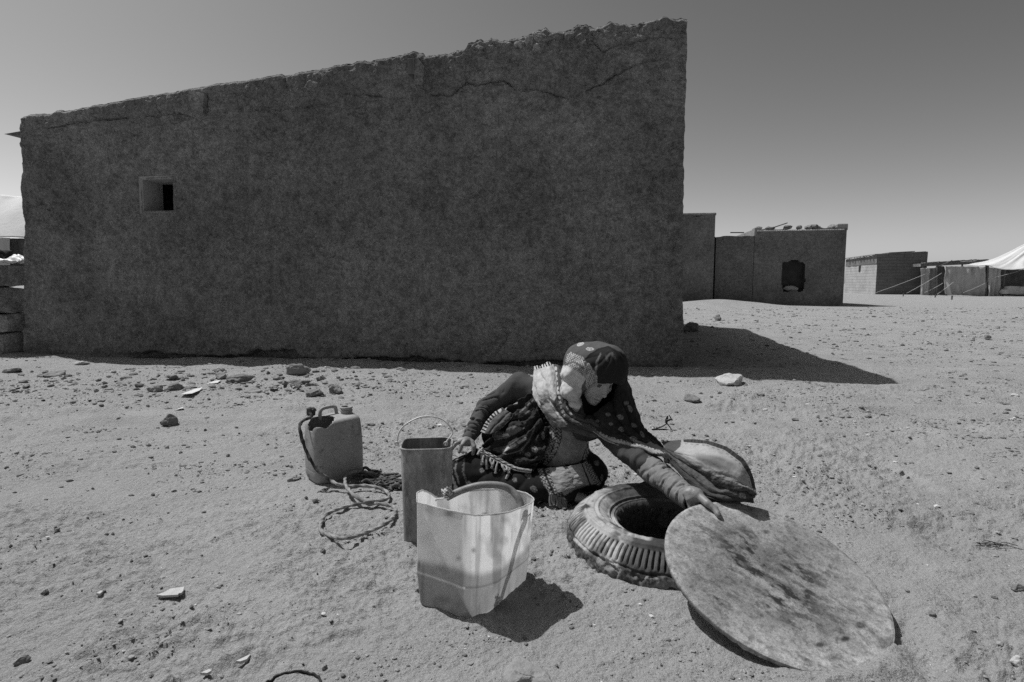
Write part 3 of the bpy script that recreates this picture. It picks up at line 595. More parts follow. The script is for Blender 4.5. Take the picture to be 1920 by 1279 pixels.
# ------------------------------------------------------------------ tyre round the well mouth
def tone_lathe(): pass
def make_tyre():
    cx, cy = TYRE; nA_ = 900; nP = 150
    # profile (radius, height): bead, sidewall, shoulder, tread down to the sand
    key = np.array([[.205, -.02], [.205, .045], [.210, .075], [.222, .096], [.236, .102], [.250, .108], [.275, .124], [.305, .135], [.335, .137], [.360, .130], [.385, .114], [.408, .092], [.422, .068], [.430, .04], [.432, 0], [.432, -.06]])
    Pp = catmull(key, nP); th = np.linspace(0, 2*np.pi, nA_, endpoint=False); A, I = np.meshgrid(th, np.arange(nP), indexing='ij')
    r = Pp[I, 0]; z = Pp[I, 1]; T_ = np.gradient(Pp, axis=0); Nn = np.stack([-T_[:, 1], T_[:, 0]], -1); Nn /= np.linalg.norm(Nn, axis=1)[:, None]; Nn *= np.sign(Nn[100, 1])
    d = np.zeros_like(r); x0 = r*np.cos(A); y0 = r*np.sin(A)
    top = z > .0
    for rc, w_, h_ in ((.232, .003, .004), (.243, .0025, -.004), (.252, .003, .004), (.300, .004, .005), (.312, .003, -.003), (.352, .005, .004)):
        d += h_*np.exp(-((r-rc)/w_)**2)*(z > .06)
    # shoulder lugs: radial bars with gaps, irregular with wear
    ph = A*112+.5*vn2(A*7, A*0, 3); bar = ss(-.75, -.3, np.sin(ph)); lug = ss(.366, .372, r)*ss(.0, .02, z-.066)
    d += lug*(-.015*(1-bar))*(.55+.6*np.abs(vn2(A*11, r*20, 4)))
    # tread side: worn blocks and cracks
    tr = ss(.075, .06, z)*ss(-.03, 0, z+.02); d += tr*(.006*fbm2(A*26, z*60, 4, 5, .65)-.010*ss(.25, .5, np.abs(fbm2(A*9, z*30, 3, 6))))
    d += -.006*np.exp(-((z-.062-.004*vn2(A*12, A*0, 7))/.004)**2)*(r > .4)
    # wrinkles in the perished sidewall, lumps of dried mud
    d += .0025*fbm2(x0*60+y0*10, y0*60, 4, 8, .6)*top+.006*ss(.25, .6, fbm2(x0*8, y0*8, 3, 9))*top*ss(.37, .35, r)
    d += .010*ss(.2, .5, fbm2(x0*22, y0*22, 3, 10))*ss(.225, .205, r)
    rr = r+Nn[I, 0]*d; zz = z+Nn[I, 1]*d
    # sag: the casing is a little out of round and sinks toward the far right
    wob = 1+.012*np.cos(2*A+.6)+.006*np.cos(3*A)
    V = np.stack([cx+rr*wob*np.cos(A), cy+rr*wob*np.sin(A), zz+.006*np.cos(A-2.2)*ss(0, .1, z)], -1)
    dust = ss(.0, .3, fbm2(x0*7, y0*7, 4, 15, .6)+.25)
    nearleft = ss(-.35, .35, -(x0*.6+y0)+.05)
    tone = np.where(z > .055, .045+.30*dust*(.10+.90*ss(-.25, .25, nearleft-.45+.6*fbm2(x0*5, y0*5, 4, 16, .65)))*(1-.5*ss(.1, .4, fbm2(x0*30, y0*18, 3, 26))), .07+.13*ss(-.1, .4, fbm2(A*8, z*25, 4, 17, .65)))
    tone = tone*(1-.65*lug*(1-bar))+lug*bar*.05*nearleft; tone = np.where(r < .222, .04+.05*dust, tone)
    F_ = grid_faces(nA_, nP, close_u=True)
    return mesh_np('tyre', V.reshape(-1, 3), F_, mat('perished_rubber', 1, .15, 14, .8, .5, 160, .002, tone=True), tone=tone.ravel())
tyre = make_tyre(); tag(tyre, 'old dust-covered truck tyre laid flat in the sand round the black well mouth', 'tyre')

# ------------------------------------------------------------------ round lid
LC = np.array([.8974, 1.9222, .1098]); LR = .371; LN = np.array([.1626, -.3271, 1]); LN /= np.linalg.norm(LN)
LU = np.cross(LN, [0, 1, 0]); LU /= np.linalg.norm(LU); LV = np.cross(LN, LU)
def lidp(x, y, z): return LC+np.multiply.outer(x, LU)+np.multiply.outer(y, LV)+np.multiply.outer(z, LN)
nA_, nR_ = 760, 190; th = np.linspace(0, 2*np.pi, nA_, endpoint=False); rr = LR*np.linspace(.002, 1, nR_)
edge = 1+.003*fbm2(np.cos(th)*3, np.sin(th)*3, 3, 44)+.0015*vn2(th*30, th*0, 45)
A, Q = np.meshgrid(th, rr, indexing='ij'); x = Q*edge[:, None]*np.cos(A); y = Q*edge[:, None]*np.sin(A)
zt_ = .0015*fbm2(x*14, y*14, 4, 47)-.003*ss(.97, 1, Q/LR)
top = lidp(x.ravel(), y.ravel(), zt_.ravel()); TK = .019
xe = x[:, -1]; ye = y[:, -1]; rim1 = lidp(xe*1.002, ye*1.002, -.005+0*xe); rim2 = lidp(xe*1.001, ye*1.001, -TK+.003*vn2(th*20, th*0, 48)); bot = lidp(xe*.5, ye*.5, -TK+0*xe); ctr_ = lidp(np.array([0.]), np.array([0.]), np.array([-TK]))
V = np.concatenate([top, rim1, rim2, bot, ctr_]); F = [list(f) for f in grid_faces(nA_, nR_, close_u=True)]; nT = nA_*nR_
for i in range(nA_):
    j = (i+1) % nA_; F += [[i*nR_+nR_-1, nT+i, nT+j, j*nR_+nR_-1][::-1], [nT+i, nT+nA_+i, nT+nA_+j, nT+j][::-1], [nT+nA_+i, nT+2*nA_+i, nT+2*nA_+j, nT+nA_+j][::-1], [nT+2*nA_+i, nT+3*nA_, nT+2*nA_+j][::-1]]
F = [f[::-1] for f in F]
xx = np.concatenate([x.ravel(), xe, xe, xe*.5, [0]]); yy = np.concatenate([y.ravel(), ye, ye, ye*.5, [0]])
# weathering on the board: dark worn centre streaked along the grain, pale patches, spots
ca, sa = math.cos(.75), math.sin(.75)
ga = xx*ca+yy*sa; gb = -xx*sa+yy*ca
px_, py_ = topx(lidp(xx, yy, 0*xx))
core = np.exp(-(((px_-1450)/150)**2+((py_-1075)/85)**2))
band = np.exp(-(((px_-1420)-(py_-1050)*.9)/95)**2)*ss(960, 1010, py_)*ss(1240, 1170, py_)
n1_ = fbm2(xx*7, yy*7, 5, 48, .65); n2_ = fbm2(px_/75, (py_-px_*.55)/22, 5, 49, .68); n3_ = fbm2(px_/22, (py_-px_*.5)/9, 5, 50, .7)
tone = .36*(1+.25*n1_+.60*n2_+.75*n3_)
tone *= 1-.68*core**.7*ss(-.35, .25, n2_+.6*n3_+.10)-.45*band*ss(-.15, .35, n2_*.7+n1_+n3_*.6)
tone *= 1-.4*ss(.18, .4, n2_*.8+n3_*.5)
for (ax_, ay_, sx_, sy_, k_) in ((1614, 1172, 9, 7, .6), (1585, 1198, 9, 5, .85), (1537, 1209, 8, 5, .8), (1562, 1232, 16, 8, .35), (1660, 1205, 16, 14, .4), (1437, 998, 7, 4, .5), (1610, 1042, 22, 8, .35), (1640, 1072, 14, 12, .3), (1297, 1100, 5, 3, .5)):
    tone = tone*(1-k_*np.exp(-(((px_-ax_)/sx_)**2+((py_-ay_)/sy_)**2)**2))
tone = np.clip(tone, .03, .50)
bdust = ss(1.6, .7, np.abs(np.arctan2(yy, xx)-0))
lid = mesh_np('well_lid', V, F, mat('weathered_board', 1.0, .24, 18, .85, .8, 80, .005, tone=True, stains=[(55, .52, .10, .66), (24, .54, .10, .68), (9, .55, .12, .8)]), tone=tone); tag(lid, 'big round weathered wooden lid propped on the tyre, lower edge sunk in sand', 'lid')

# ------------------------------------------------------------------ containers
def loft(rings, closed=True):
    G = np.array(rings); m, n = G.shape[:2]; return G.reshape(-1, 3), grid_faces(m, n, close_v=closed)
def superring(c, yaw, a, b, e, z, n=96, dents=0, seed=0):
    t = np.linspace(0, 2*np.pi, n, endpoint=False); x = a*np.sign(np.cos(t))*np.abs(np.cos(t))**e; y = b*np.sign(np.sin(t))*np.abs(np.sin(t))**e
    if dents: k = 1+dents*fbm2(np.cos(t)*2+seed, np.sin(t)*2+z*9, 3, seed); x, y = x*k, y*k
    ca, sa = math.cos(yaw), math.sin(yaw); return np.stack([c[0]+x*ca-y*sa, c[1]+x*sa+y*ca, z+0*x], -1)
# jerrycan with a hole cut beside its handle
JC = np.array([-1.005, 3.235]); jy = .68; JA, JB = .140, .108
jer = empty('jerrycan', (JC[0], JC[1], 0), label='dull plastic jerrycan with open spout, cut hole by its handle and rope down one side', cat='jerrycan')
ks = [(.003, .80), (.02, .93), (.05, .985), (.08, .995), (.083, .975), (.086, .995), (.12, 1), (.2, 1.0), (.28, .985), (.31, .97), (.345, .95), (.362, .92), (.375, .85), (.383, .72), (.386, .5), (.387, .2), (.387, .01)]
kz = catmull(np.array(ks)*[.92, 1], 110); rings = []
nn = 150
for z, k in kz:
    k = float(np.clip(k, .005, 1.05)); r = superring((0, 0), 0, JA*k, JB*k, .42+.25*(1-k), float(z), nn, .006, 4); rings.append(r)
G = np.array(rings); x, y, z = G[..., 0].copy(), G[..., 1], G[..., 2]
up = ss(.26, .35, z); z += up*(.010*(x/JA)); G[..., 2] = z       # top slopes up toward the spout end
V, F = loft(G)
fc = V[F].mean(1); hole_ = (fc[:, 2] > .300) & (((fc[:, 0]+.072)/.066)**2+((fc[:, 1]+.022)/.078)**2 < 1)
F = F[~hole_]
def place(V, c=JC, yaw=jy, tilt=0.0):
    V = np.asarray(V, float); ca, sa = math.cos(yaw), math.sin(yaw)
    return np.stack([c[0]+V[:, 0]*ca-V[:, 1]*sa, c[1]+V[:, 0]*sa+V[:, 1]*ca, V[:, 2]], -1)
M_jer = mat('dusty_grey_plastic', .29, .18, 6, .6, .3, 50, .004, stains=[(9, .58, .1, .6), (22, .62, .05, .5), (3, .55, .1, .8)], spec=.35)
o = mesh_np('body', place(V), F, M_jer); under(o, jer); solid(o, .004, -1)
def lathe(c, prof, n=40):
    P = np.array(prof); t = np.linspace(0, 2*np.pi, n, endpoint=False); V = np.stack([c[0]+P[:, :1]*np.cos(t), c[1]+P[:, :1]*np.sin(t), c[2]+P[:, 1:]*np.ones(n)], -1); return V.reshape(-1, 3), grid_faces(len(P), n, close_v=True)
V, F = lathe((.080, .0, .350), [(.040, 0), (.038, .012), (.031, .016), (.031, .022), (.034, .023), (.034, .034), (.031, .035), (.031, .040), (.035, .041), (.035, .050), (.031, .052), (.027, .052), (.026, .0)])
under(mesh_np('spout', place(V), F, M_jer), jer)
hp = catmull([(-.055, .02, .34), (-.058, .022, .37), (-.045, .024, .396), (-.01, .026, .402), (.02, .026, .402), (.035, .024, .39), (.038, .022, .345)], 40)
# handle stands on the back-left of the top
V, F = tube(place(hp+[.0, .02, 0]), .010, 12); under(mesh_np('handle', V, F, M_jer), jer)
# tin can with wire handle
TC = np.array([-.362, 2.445]); ty = .07
tin = empty('tin_bucket', (TC[0], TC[1], 0), label='tall square rusty tin used as a bucket with a thin wire handle', cat='bucket')
rings = []
for z in np.linspace(.0, .418, 60):
    k = .93+.07*(z/.418); a_ = .105*k; n = 120; r = superring((0, 0), 0, a_, a_*.86, .42, z, n, .012, 7)
    r[:, :2] *= 1+.012*fbm2(r[:, 0]*12, z*12+r[:, 1]*9, 3, 8)[:, None]; rings.append(r)
G = np.array(rings); V, F = loft(G); F = [list(f) for f in F]+[list(range(120))[::-1]]
M_tin = mat('rusty_tin', .23, .45, 9, .65, .35, 60, .003, stains=[(16, .58, .1, .55), (5, .56, .08, .7)], stretch=(1, 1, .45), spec=.35)
o = mesh_np('body', place(V, TC, ty), F, M_tin); under(o, tin); solid(o, .0022, -1)
rp = catmull(G[-1][::6]+[0, 0, .0], 100, True); rp[:, :2] *= 1.015; rp[:, 2] = .419
V, F = tube(place(np.concatenate([rp, rp[:1]]), TC, ty), .0042, 8, cap=False); M_wire = mat('bare_wire', .5, .1, 30, .4, .1, spec=.6)
under(mesh_np('rim', V, F, M_tin), tin)
wp = [at(744, 833, 2.42), at(745, 824, 2.42), at(748, 811, 2.43), at(757, 799, 2.44), at(772, 789, 2.45), at(790, 782, 2.46), at(808, 781, 2.46), at(826, 785, 2.46), at(840, 795, 2.45), at(848, 809, 2.44), at(846, 817, 2.43), at(838, 827, 2.42), at(836, 834, 2.42)]
under(mesh_np('wire_handle', *tube(catmull(wp, 120), .0034, 8), M_wire), tin)
for px in (744, 836): mb = MB(); c = at(px, 832, 2.415); mb.tube([c+[.008*math.cos(a), 0, .008*math.sin(a)] for a in np.linspace(0, 6.3, 14)], .0025, 6); mb.build('handle_loop', M_wire, tin, smooth=True)
# little water/dregs surface inside the tin
V = superring((0, 0), 0, .099, .085, .35, .30, 60); under(mesh_np('dregs', place(V, TC, ty), [list(range(60))], M_dark, smooth=False), tin)

# white plastic bucket: the lower part of a cut-down container
BK = np.array([-.125, 1.955])
bkt = empty('cut_bucket', (BK[0], BK[1], 0), label='large translucent pale bucket cut from a jerrycan, handle of hose pipe, in the foreground', cat='bucket')
rim3 = [at(*p) for p in ((782,940,1.885),(800,946,1.868),(830,953,1.838),(866,962,1.805),(884,965,1.808),(905,966,1.825),(932,964,1.870),(960,958,1.915),(986,948,1.965),(998,942,1.99),(1002,937,2.015),(997,930,2.045),(985,924,2.075),(968,920,2.10),(935,917,2.15),(900,917,2.15),(866,922,2.13),(842,932,2.10),(822,934,2.06),(806,924,2.01),(793,919,1.965),(783,924,1.92))]
seam3 = [at(*p) for p in ((783,1072,1.90),(806,1080,1.88),(838,1091,1.845),(868,1102,1.815),(884,1103,1.816),(902,1101,1.832),(932,1092,1.875),(958,1072,1.94),(980,1056,2.01),(989,1048,2.045),(992,1042,2.07))]
seam3 += [np.array([x, y, .10]) for x, y in ((.052, 2.095), (.045, 2.115), (.025, 2.14), (-.03, 2.17), (-.08, 2.175), (-.15, 2.16), (-.2, 2.135), (-.25, 2.085), (-.29, 2.025), (-.315, 1.97), (-.325, 1.93))]
basep = [(-.307, 1.900), (-.262, 1.877), (-.205, 1.848), (-.152, 1.821), (-.138, 1.818), (-.118, 1.826), (-.075, 1.862), (-.02, 1.95), (.02, 2.02), (.048, 2.062), (.050, 2.075), (.048, 2.09), (.04, 2.11), (.02, 2.14), (-.03, 2.165), (-.08, 2.17), (-.15, 2.155), (-.2, 2.13), (-.25, 2.08), (-.285, 2.02), (-.305, 1.965), (-.312, 1.92)]
def dense(P, n=260):
    P = np.asarray(P, float); m = len(P); Q = np.concatenate([P, P[:1]]); k = np.linspace(0, m, n, endpoint=False); i = k.astype(int); f = (k-i)[:, None]; lin = Q[i]*(1-f)+Q[i+1]*f
    return .8*lin+.2*catmull(P, n, True)
rimd = dense(rim3); seamd = dense(seam3); based = .35*dense(basep)+.65*catmull(np.array(basep), 260, True)
# keep the three outlines from drifting: blend heights
rings = []; base3 = np.concatenate([based, np.zeros((len(based), 1))+.001], 1)
for k in np.concatenate([np.linspace(0, .15, 8, endpoint=False), np.linspace(.15, 1, 26, endpoint=False)]):
    P = base3*(1-k)+seamd*k
    if k < .15: c_ = P.mean(0); sh = 1-.05*(1-k/.15)**2; P[:, :2] = c_[:2]+(P[:, :2]-c_[:2])*sh
    rings.append(P)
for k in np.linspace(0, 1, 70):
    P = seamd*(1-k)+rimd*k; c_ = P.mean(0); P[:, :2] = c_[:2]+(P[:, :2]-c_[:2])*(1+.006*math.exp(-(k/.015)**2)); rings.append(P)
G = np.array(rings)
dn = (G[..., :2]-G[..., :2].mean(1)[:, None]); G[..., :2] += dn*(.018*fbm2(G[..., 0]*9, G[..., 2]*7+G[..., 1]*9, 3, 88))[..., None]
# rim heights: wavy knife cut, lower dip at the back left
u = np.linspace(0, 22, G.shape[1], endpoint=False); G[..., 2] += (.003*fbm2(u*2, u*0, 3, 89))[None]*ss(.2, .37, G[..., 2])
rimline = G[-1].copy()
V, F = loft(G); nr = G.shape[1]
F = [list(f) for f in F]+[list(range(nr))[::-1]]
x, y, z = V.T; n4 = fbm2(x*12, z*4+y*12, 4, 91, .6); n5 = fbm2(x*40+y*40, z*8, 4, 92, .6)
sfill = np.repeat(0, len(V)); pxb, pyb = topx(V)
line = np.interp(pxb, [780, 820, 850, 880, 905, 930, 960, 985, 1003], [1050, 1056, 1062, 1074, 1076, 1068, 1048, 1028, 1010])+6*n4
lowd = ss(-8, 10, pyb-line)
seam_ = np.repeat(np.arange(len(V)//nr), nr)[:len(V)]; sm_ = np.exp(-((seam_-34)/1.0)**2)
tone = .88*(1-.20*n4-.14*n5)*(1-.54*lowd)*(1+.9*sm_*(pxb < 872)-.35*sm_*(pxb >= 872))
stk = fbm2(x*26+y*26, z*2.2, 4, 96, .6); tone = tone*(1-.35*ss(.05, .35, stk))
tone *= 1-.30*ss(.15, .5, fbm2(x*9+3, z*7+y*5, 4, 93, .65))
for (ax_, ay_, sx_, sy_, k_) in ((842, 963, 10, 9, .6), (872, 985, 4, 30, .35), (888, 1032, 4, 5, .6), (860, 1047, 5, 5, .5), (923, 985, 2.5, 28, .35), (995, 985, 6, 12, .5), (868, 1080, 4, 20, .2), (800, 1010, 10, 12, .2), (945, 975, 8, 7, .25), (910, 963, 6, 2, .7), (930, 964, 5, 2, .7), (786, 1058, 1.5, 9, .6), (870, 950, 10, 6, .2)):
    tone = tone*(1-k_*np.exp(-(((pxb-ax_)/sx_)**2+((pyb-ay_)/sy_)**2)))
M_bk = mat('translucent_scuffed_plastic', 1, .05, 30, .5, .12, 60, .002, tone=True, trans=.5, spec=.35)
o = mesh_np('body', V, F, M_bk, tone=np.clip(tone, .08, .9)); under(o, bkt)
o = mesh_np('rim', *tube(np.concatenate([rimline, rimline[:1]]), .0022, 6, cap=False), M_bk, tone=np.full((len(rimline)+1)*6, .72)); under(o, bkt)
hp = [at(822, 935, 2.02), at(838, 933, 2.015), at(862, 921, 2.01), at(890, 912, 2.01), at(915, 909, 2.01), at(940, 911, 2.01), at(958, 919, 2.01), at(970, 932, 1.995), at(976, 944, 1.985), at(978, 955, 1.975)]
V, F = tube(catmull(hp[1:], 90), .0125, 14); x, y, z = V.T; M_hose = mat('hose', .19, .25, 14, .5, .3, 60, .003, stains=[(20, .6, .08, .5)], spec=.4)
under(mesh_np('hose_handle', V, F, M_hose), bkt)
mb = MB(); mb.tube(catmull([at(817, 939, 2.03), at(819, 936, 2.02), at(828, 935, 2.01), at(842, 934, 1.985)], 20), .0028, 6); mb.build('handle_wire', M_wire, bkt, smooth=True); mb = MB(); mb.tube(catmull([at(974, 967, 1.965), at(978, 968, 1.965), at(986, 966, 1.985), at(993, 960, 2.0), at(980, 950, 2.01)], 24), .0026, 6)
mb.build('handle_wire', M_wire, bkt, smooth=True)
mb = MB(); rs = np.random.RandomState(2)
for k in range(14): c = at(840+rs.uniform(-8, 8), 925+rs.uniform(-5, 5), 1.99); mb.tube([c+rs.normal(size=3)*.008 for _ in range(5)], .003, 5)
mb.build('twine_knot', M_rope, bkt, smooth=True)

# ------------------------------------------------------------------ rope from the jerrycan
pts = [(592,768,3.25),(582,772,3.22),(584,780,3.20),(574,786,3.16),(564,793,3.11),(562,803,3.07),(566,822,3.05),(573,843,3.03),(582,862,3.01),(592,878,3.0),(602,888,2.99)]
P = [at(*p) for p in pts]
gr = [(618,900,.05),(634,908,.035),(655,912,.02),(680,911,.016),(703,913,.016),(722,920,.016),(730,929,.016),(722,937,.016),(705,940,.02),(690,941,.03),(668,945,.016),(645,951,.016),(625,958,.016),(611,966,.016),(604,976,.016),(600,988,.016),(604,998,.016),(618,1004,.012),(640,1009,.014),(662,1007,.016),(688,998,.016),(712,988,.016),(730,977,.016),(741,963,.016),(740,952,.018),(728,947,.016),(708,944,.016),(692,945,.014),(672,934,.035),(660,925,.04),(650,913,.04),(647,901,.045),(650,892,.045),(660,886,.045),(674,884,.04),(690,886,.03),(708,890,.02)]
P += [gp(px, py, z+.006+max(0, float(gz(*gp(px, py)[:2])))) for px, py, z in gr]
path = catmull(P, 1500); L_ = np.arange(1500)/1500
M_ropeb = mat('grimy_rope', 1, .35, 40, .95, .4, 300, .002, tone=True)
V, F = tube(path, (.0082)+.0018*vn2(L_*120, L_*0, 3), 14, strands=3, pitch=.055, depth=.28)
pr_ = np.repeat(L_, 14); tn = np.where(pr_ < .24, .09, .22)+.10*vn2(pr_*90, pr_*0, 5)
rope = mesh_np('rope', V, F, M_ropeb, tone=np.clip(tn, .05, .4)); tag(rope, 'thick twisted rope tied to the jerrycan handle and coiled loosely on the sand', 'rope')
mb = MB(); rs = np.random.RandomState(8)
for k in range(9):
    c = at(583, 772, 3.23); a0 = rs.uniform(0, 6.28); mb.tube(catmull([c+np.array([math.cos(a0+q), math.sin(a0+q)*.7, math.sin(q*1.3+k)])*.017 for q in np.linspace(0, 5, 6)], 24), .0075, 7, strands=3, pitch=.04)
k_ = mb.build('knot', mat('dark_rope', .07, .3, 40), None, smooth=True); under(k_, rope)
mb = MB()
for k in range(46):      # ragged heap where the rope disappears behind the tin
    px = rs.uniform(684, 752); py = rs.uniform(884, 905)+(px-684)*.28; c = gp(px, py, .015); a0 = rs.normal(0, .5)
    mb.tube(catmull([c+np.array([math.cos(a0)*q+rs.normal(0, .006), math.sin(a0)*q+rs.normal(0, .006), rs.uniform(0, .03)]) for q in np.linspace(-.07, .07, 5)], 20), rs.uniform(.003, .009), 6, strands=3, pitch=.04)
rg = mb.build('frayed_end', mat('dark_frayed_rope', .10, .5, 30), None, smooth=True); under(rg, rope)

# ------------------------------------------------------------------ stones, chips and litter
M_stone = mat('stone', .17, .25, 20, .9, .6, 90, .006); M_pale = mat('pale_stone', .42, .12, 20, .9, .5, 90, .006); M_clod = mat('mud_clod', .24, .2, 20, .95, .6, 90, .006)
def onground(px, py):
    p = gp(px, py)
    for _ in range(3): p = gp(px, py, float(gz(p[0], p[1])))
    return p
def stone(px, py, wpx, hpx, label, m=M_stone, cat='stone', group=None, name='stone', tilt=0.0, sub=3, rough=.35):
    c = onground(px, py+hpx*.35); size = wpx/2/FPX*c[1]*1.3; fl = min(1.2, max(.25, hpx/wpx))
    mb = MB(); rock(mb, (0, 0, 0), size, int(px*7+py), fl, sub+(wpx > 14), rough*1.3, tilt); o = mb.build(name, m, None, smooth=False); o.location = (c[0], c[1], c[2]+size*fl*.42)
    tag(o, label, cat, group); return o
G1 = 'stones scattered on the sand'
BIG = [(318,789,22,21,'upright dark stone standing alone on the sand left of the jerrycan', M_stone),
 (559,693,34,24,'pale pointed rock at the edge of the house shadow, above the stone scatter', M_clod),
 (448,710,38,14,'flat oval dark stone lying beside the two-pronged clod', M_stone),(414,705,22,17,'two-pronged pale clod near the wall shadow, left of the flat oval stone', M_clod),
 (328,726,26,16,'brown peaked stone with a pale chip before it, left of the stone scatter', M_stone),(293,729,24,13,'rounded stone leaning left of the brown peaked stone', M_clod),
 (630,730,34,18,'largest rounded stone of the scatter, just above and right of the jerrycan', M_stone),(592,736,26,14,'jagged stone just left of the largest rounded one', M_stone),
 (584,723,20,12,'small blocky stone in the middle of the scatter', M_stone),(560,717,32,10,'broken flat stone below the pale pointed rock', M_stone),(534,718,14,9,'small dark pebble left of the broken flat stone', M_stone),
 (477,732,32,11,'long low stone below the flat oval stone', M_clod),(153,681,18,8,'pale flat stone on the shadow edge near the left end of the house', M_pale),(105,700,30,12,'low clod beside the pebbles at the far left', M_clod),
 (322,706,16,7,'small flat dark stone at the shadow edge left of centre', M_stone),(260,722,13,8,'little dark stone left of the rounded leaning stone', M_stone),(519,709,18,10,'crumbly stone left of the pale pointed rock', M_clod),(600,709,16,11,'crumbly lump right of the pale pointed rock', M_clod),
 (86,698,12,6,'small pebble left of the low clod at the far left', M_stone),(22,694,26,9,'long dark stone by the left edge of the picture', M_stone),(44,716,12,7,'small dark stone below the long one at the left edge', M_stone),
 (1370,712,42,22,'pale knobbly rock half inside the house shadow on the right', M_pale),(1296,747,30,12,'dark lump on the sand right of the head scarf', M_stone),(1295,612,22,14,'dark boulder at the foot of the house corner on the right', M_stone),
 (1346,597,15,12,'peaked stone on the slope before the distant houses', M_stone),(1852,633,13,9,'small round stone alone on the sand at the far right', M_stone),(1377,560,26,9,'heap stone lying against the tall plain mud wall', M_clod),
 (552,897,18,9,'stub of stone left of the jerrycan foot', M_clod),(590,938,10,7,'small dark stone in front of the jerrycan', M_stone),(605,1031,13,8,'dark pebble below the rope loop', M_stone),(86,1110,13,8,'blocky black stone in the left foreground', M_stone),
 (42,1237,20,14,'pale-topped dark stone in the bottom left corner', M_stone),(609,1252,10,8,'dark stone near the bottom edge, right of the buried hoop', M_stone),(1691,888,9,9,'dark stone on the smooth sand beyond the lid', M_stone),(1908,1102,20,12,'cluster stone at the right edge', M_stone),(1748,1151,13,8,'dark crumb of earth right of the lid', M_stone),
 (1907,1239,20,18,'pale lump in the bottom right corner', M_pale),(990,1262,70,34,'broad pale clod cut by the bottom edge of the picture', M_clod),(1300,747,12,7,'crumb beside the dark lump right of the head scarf', M_stone),(1903,741,14,6,'pale chip of stone near the right edge', M_pale)]
for (px, py, w_, h_, lb, m) in BIG: stone(px, py, w_, h_, lb, m, group=G1)
# anonymous small stones, countable but alike
rs = np.random.RandomState(21)
n_done = 0
for k in range(180):
    if k < 120: px = rs.uniform(0, 780); py = rs.normal(718, 16)
    elif k < 145: px = rs.uniform(1180, 1900); py = rs.uniform(735, 900)
    else: px = rs.uniform(0, 1900); py = rs.uniform(800, 1270)
    if py < 690 or (540 < px < 1440 and 760 < py < 1180) or (1230 < px < 1700 and 930 < py < 1260): continue
    o = stone(px, py, rs.uniform(6, 15)*(1 if py < 800 else .7), rs.uniform(3, 6), 'small dark pebble lying loose on the sand', [M_stone, M_clod][k % 3 == 0], group='small pebbles', name='pebble', cat='pebble', sub=2)
# gravel and crumbs: one mass
mb_v = []; mb_f = []; off = 0
import bmesh
b = bmesh.new(); bmesh.ops.create_icosphere(b, subdivisions=1, radius=1); b.verts.ensure_lookup_table(); IV = np.array([v.co[:] for v in b.verts]); IF = np.array([[v.index for v in f.verts] for f in b.faces]); b.free()
NG = 90000; rs = np.random.RandomState(33)
px = rs.uniform(-150, 2070, NG*3); yy_ = 1.3*np.exp(rs.uniform(0, 1, NG*3)*math.log(26/1.3)); xx_ = (px-960)/FPX*yy_
xs_ = xx_*.94+yy_*.34; ys_ = -xx_*.34+yy_*.94; den = ss(-.15, .45, .6*fbm2(xx_*1.1+3, yy_*1.1, 4, 34, .6)+.7*fbm2(xs_*1.6, ys_*7, 4, 36, .65)); den = np.clip(den+.6*np.exp(-((yy_-6.0-.0*xx_)/.8)**2)*ss(0, -1.5, xx_), 0, 1)
trk = np.exp(-((yy_-4.95-.05*xx_)/.30)**4)*ss(1.2, 0, xx_); keep = rs.rand(NG*3) < (den*.6+.03)*(1-.9*trk)*(1-.45*ss(3.6, 2.4, yy_)); rt = np.hypot(xx_-TYRE[0], yy_-TYRE[1]); rl = np.hypot(xx_-.9, yy_-1.92); keep &= (rt > .47) & (rl > .39)
s_h = (xx_-HA[0])*HU[0]+(yy_-HA[1])*HU[1]; d_h = (xx_-HA[0])*HN[0]+(yy_-HA[1])*HN[1]; keep &= ~((d_h < .1) & (s_h < HLEN+.1))
keep &= ~((np.abs(xx_-BK[0]) < .2) & (np.abs(yy_-1.98) < .2))
xx_, yy_ = xx_[keep][:NG], yy_[keep][:NG]; n_ = len(xx_)
sz = .0018*np.exp(rs.exponential(.5, n_))*(.55+.30*yy_**.8); sz = np.clip(sz, .0016, np.clip(.0035+.0022*yy_**1.2, 0, .05)); zz_ = gz(xx_, yy_)
ax = np.stack([rs.uniform(.7, 1.3, n_), rs.uniform(.7, 1.3, n_), rs.uniform(.35, .8, n_)], -1)
W = IV[None]*(1+.35*rs.uniform(-1, 1, (n_, len(IV), 1)))*ax[:, None]*sz[:, None, None]+np.stack([xx_, yy_, zz_+sz*.2], -1)[:, None]
Fg2 = (IF[None]+(np.arange(n_)*len(IV))[:, None, None]).reshape(-1, 3)
tn = np.repeat(np.where(rs.rand(n_) < .03, .5, rs.uniform(.13, .32, n_)), len(IV))
gv = mesh_np('gravel', W.reshape(-1, 3), Fg2, mat('gravel', 1, .1, 50, .95, 0, tone=True), smooth=False, tone=tn); tag(gv, kind='stuff')
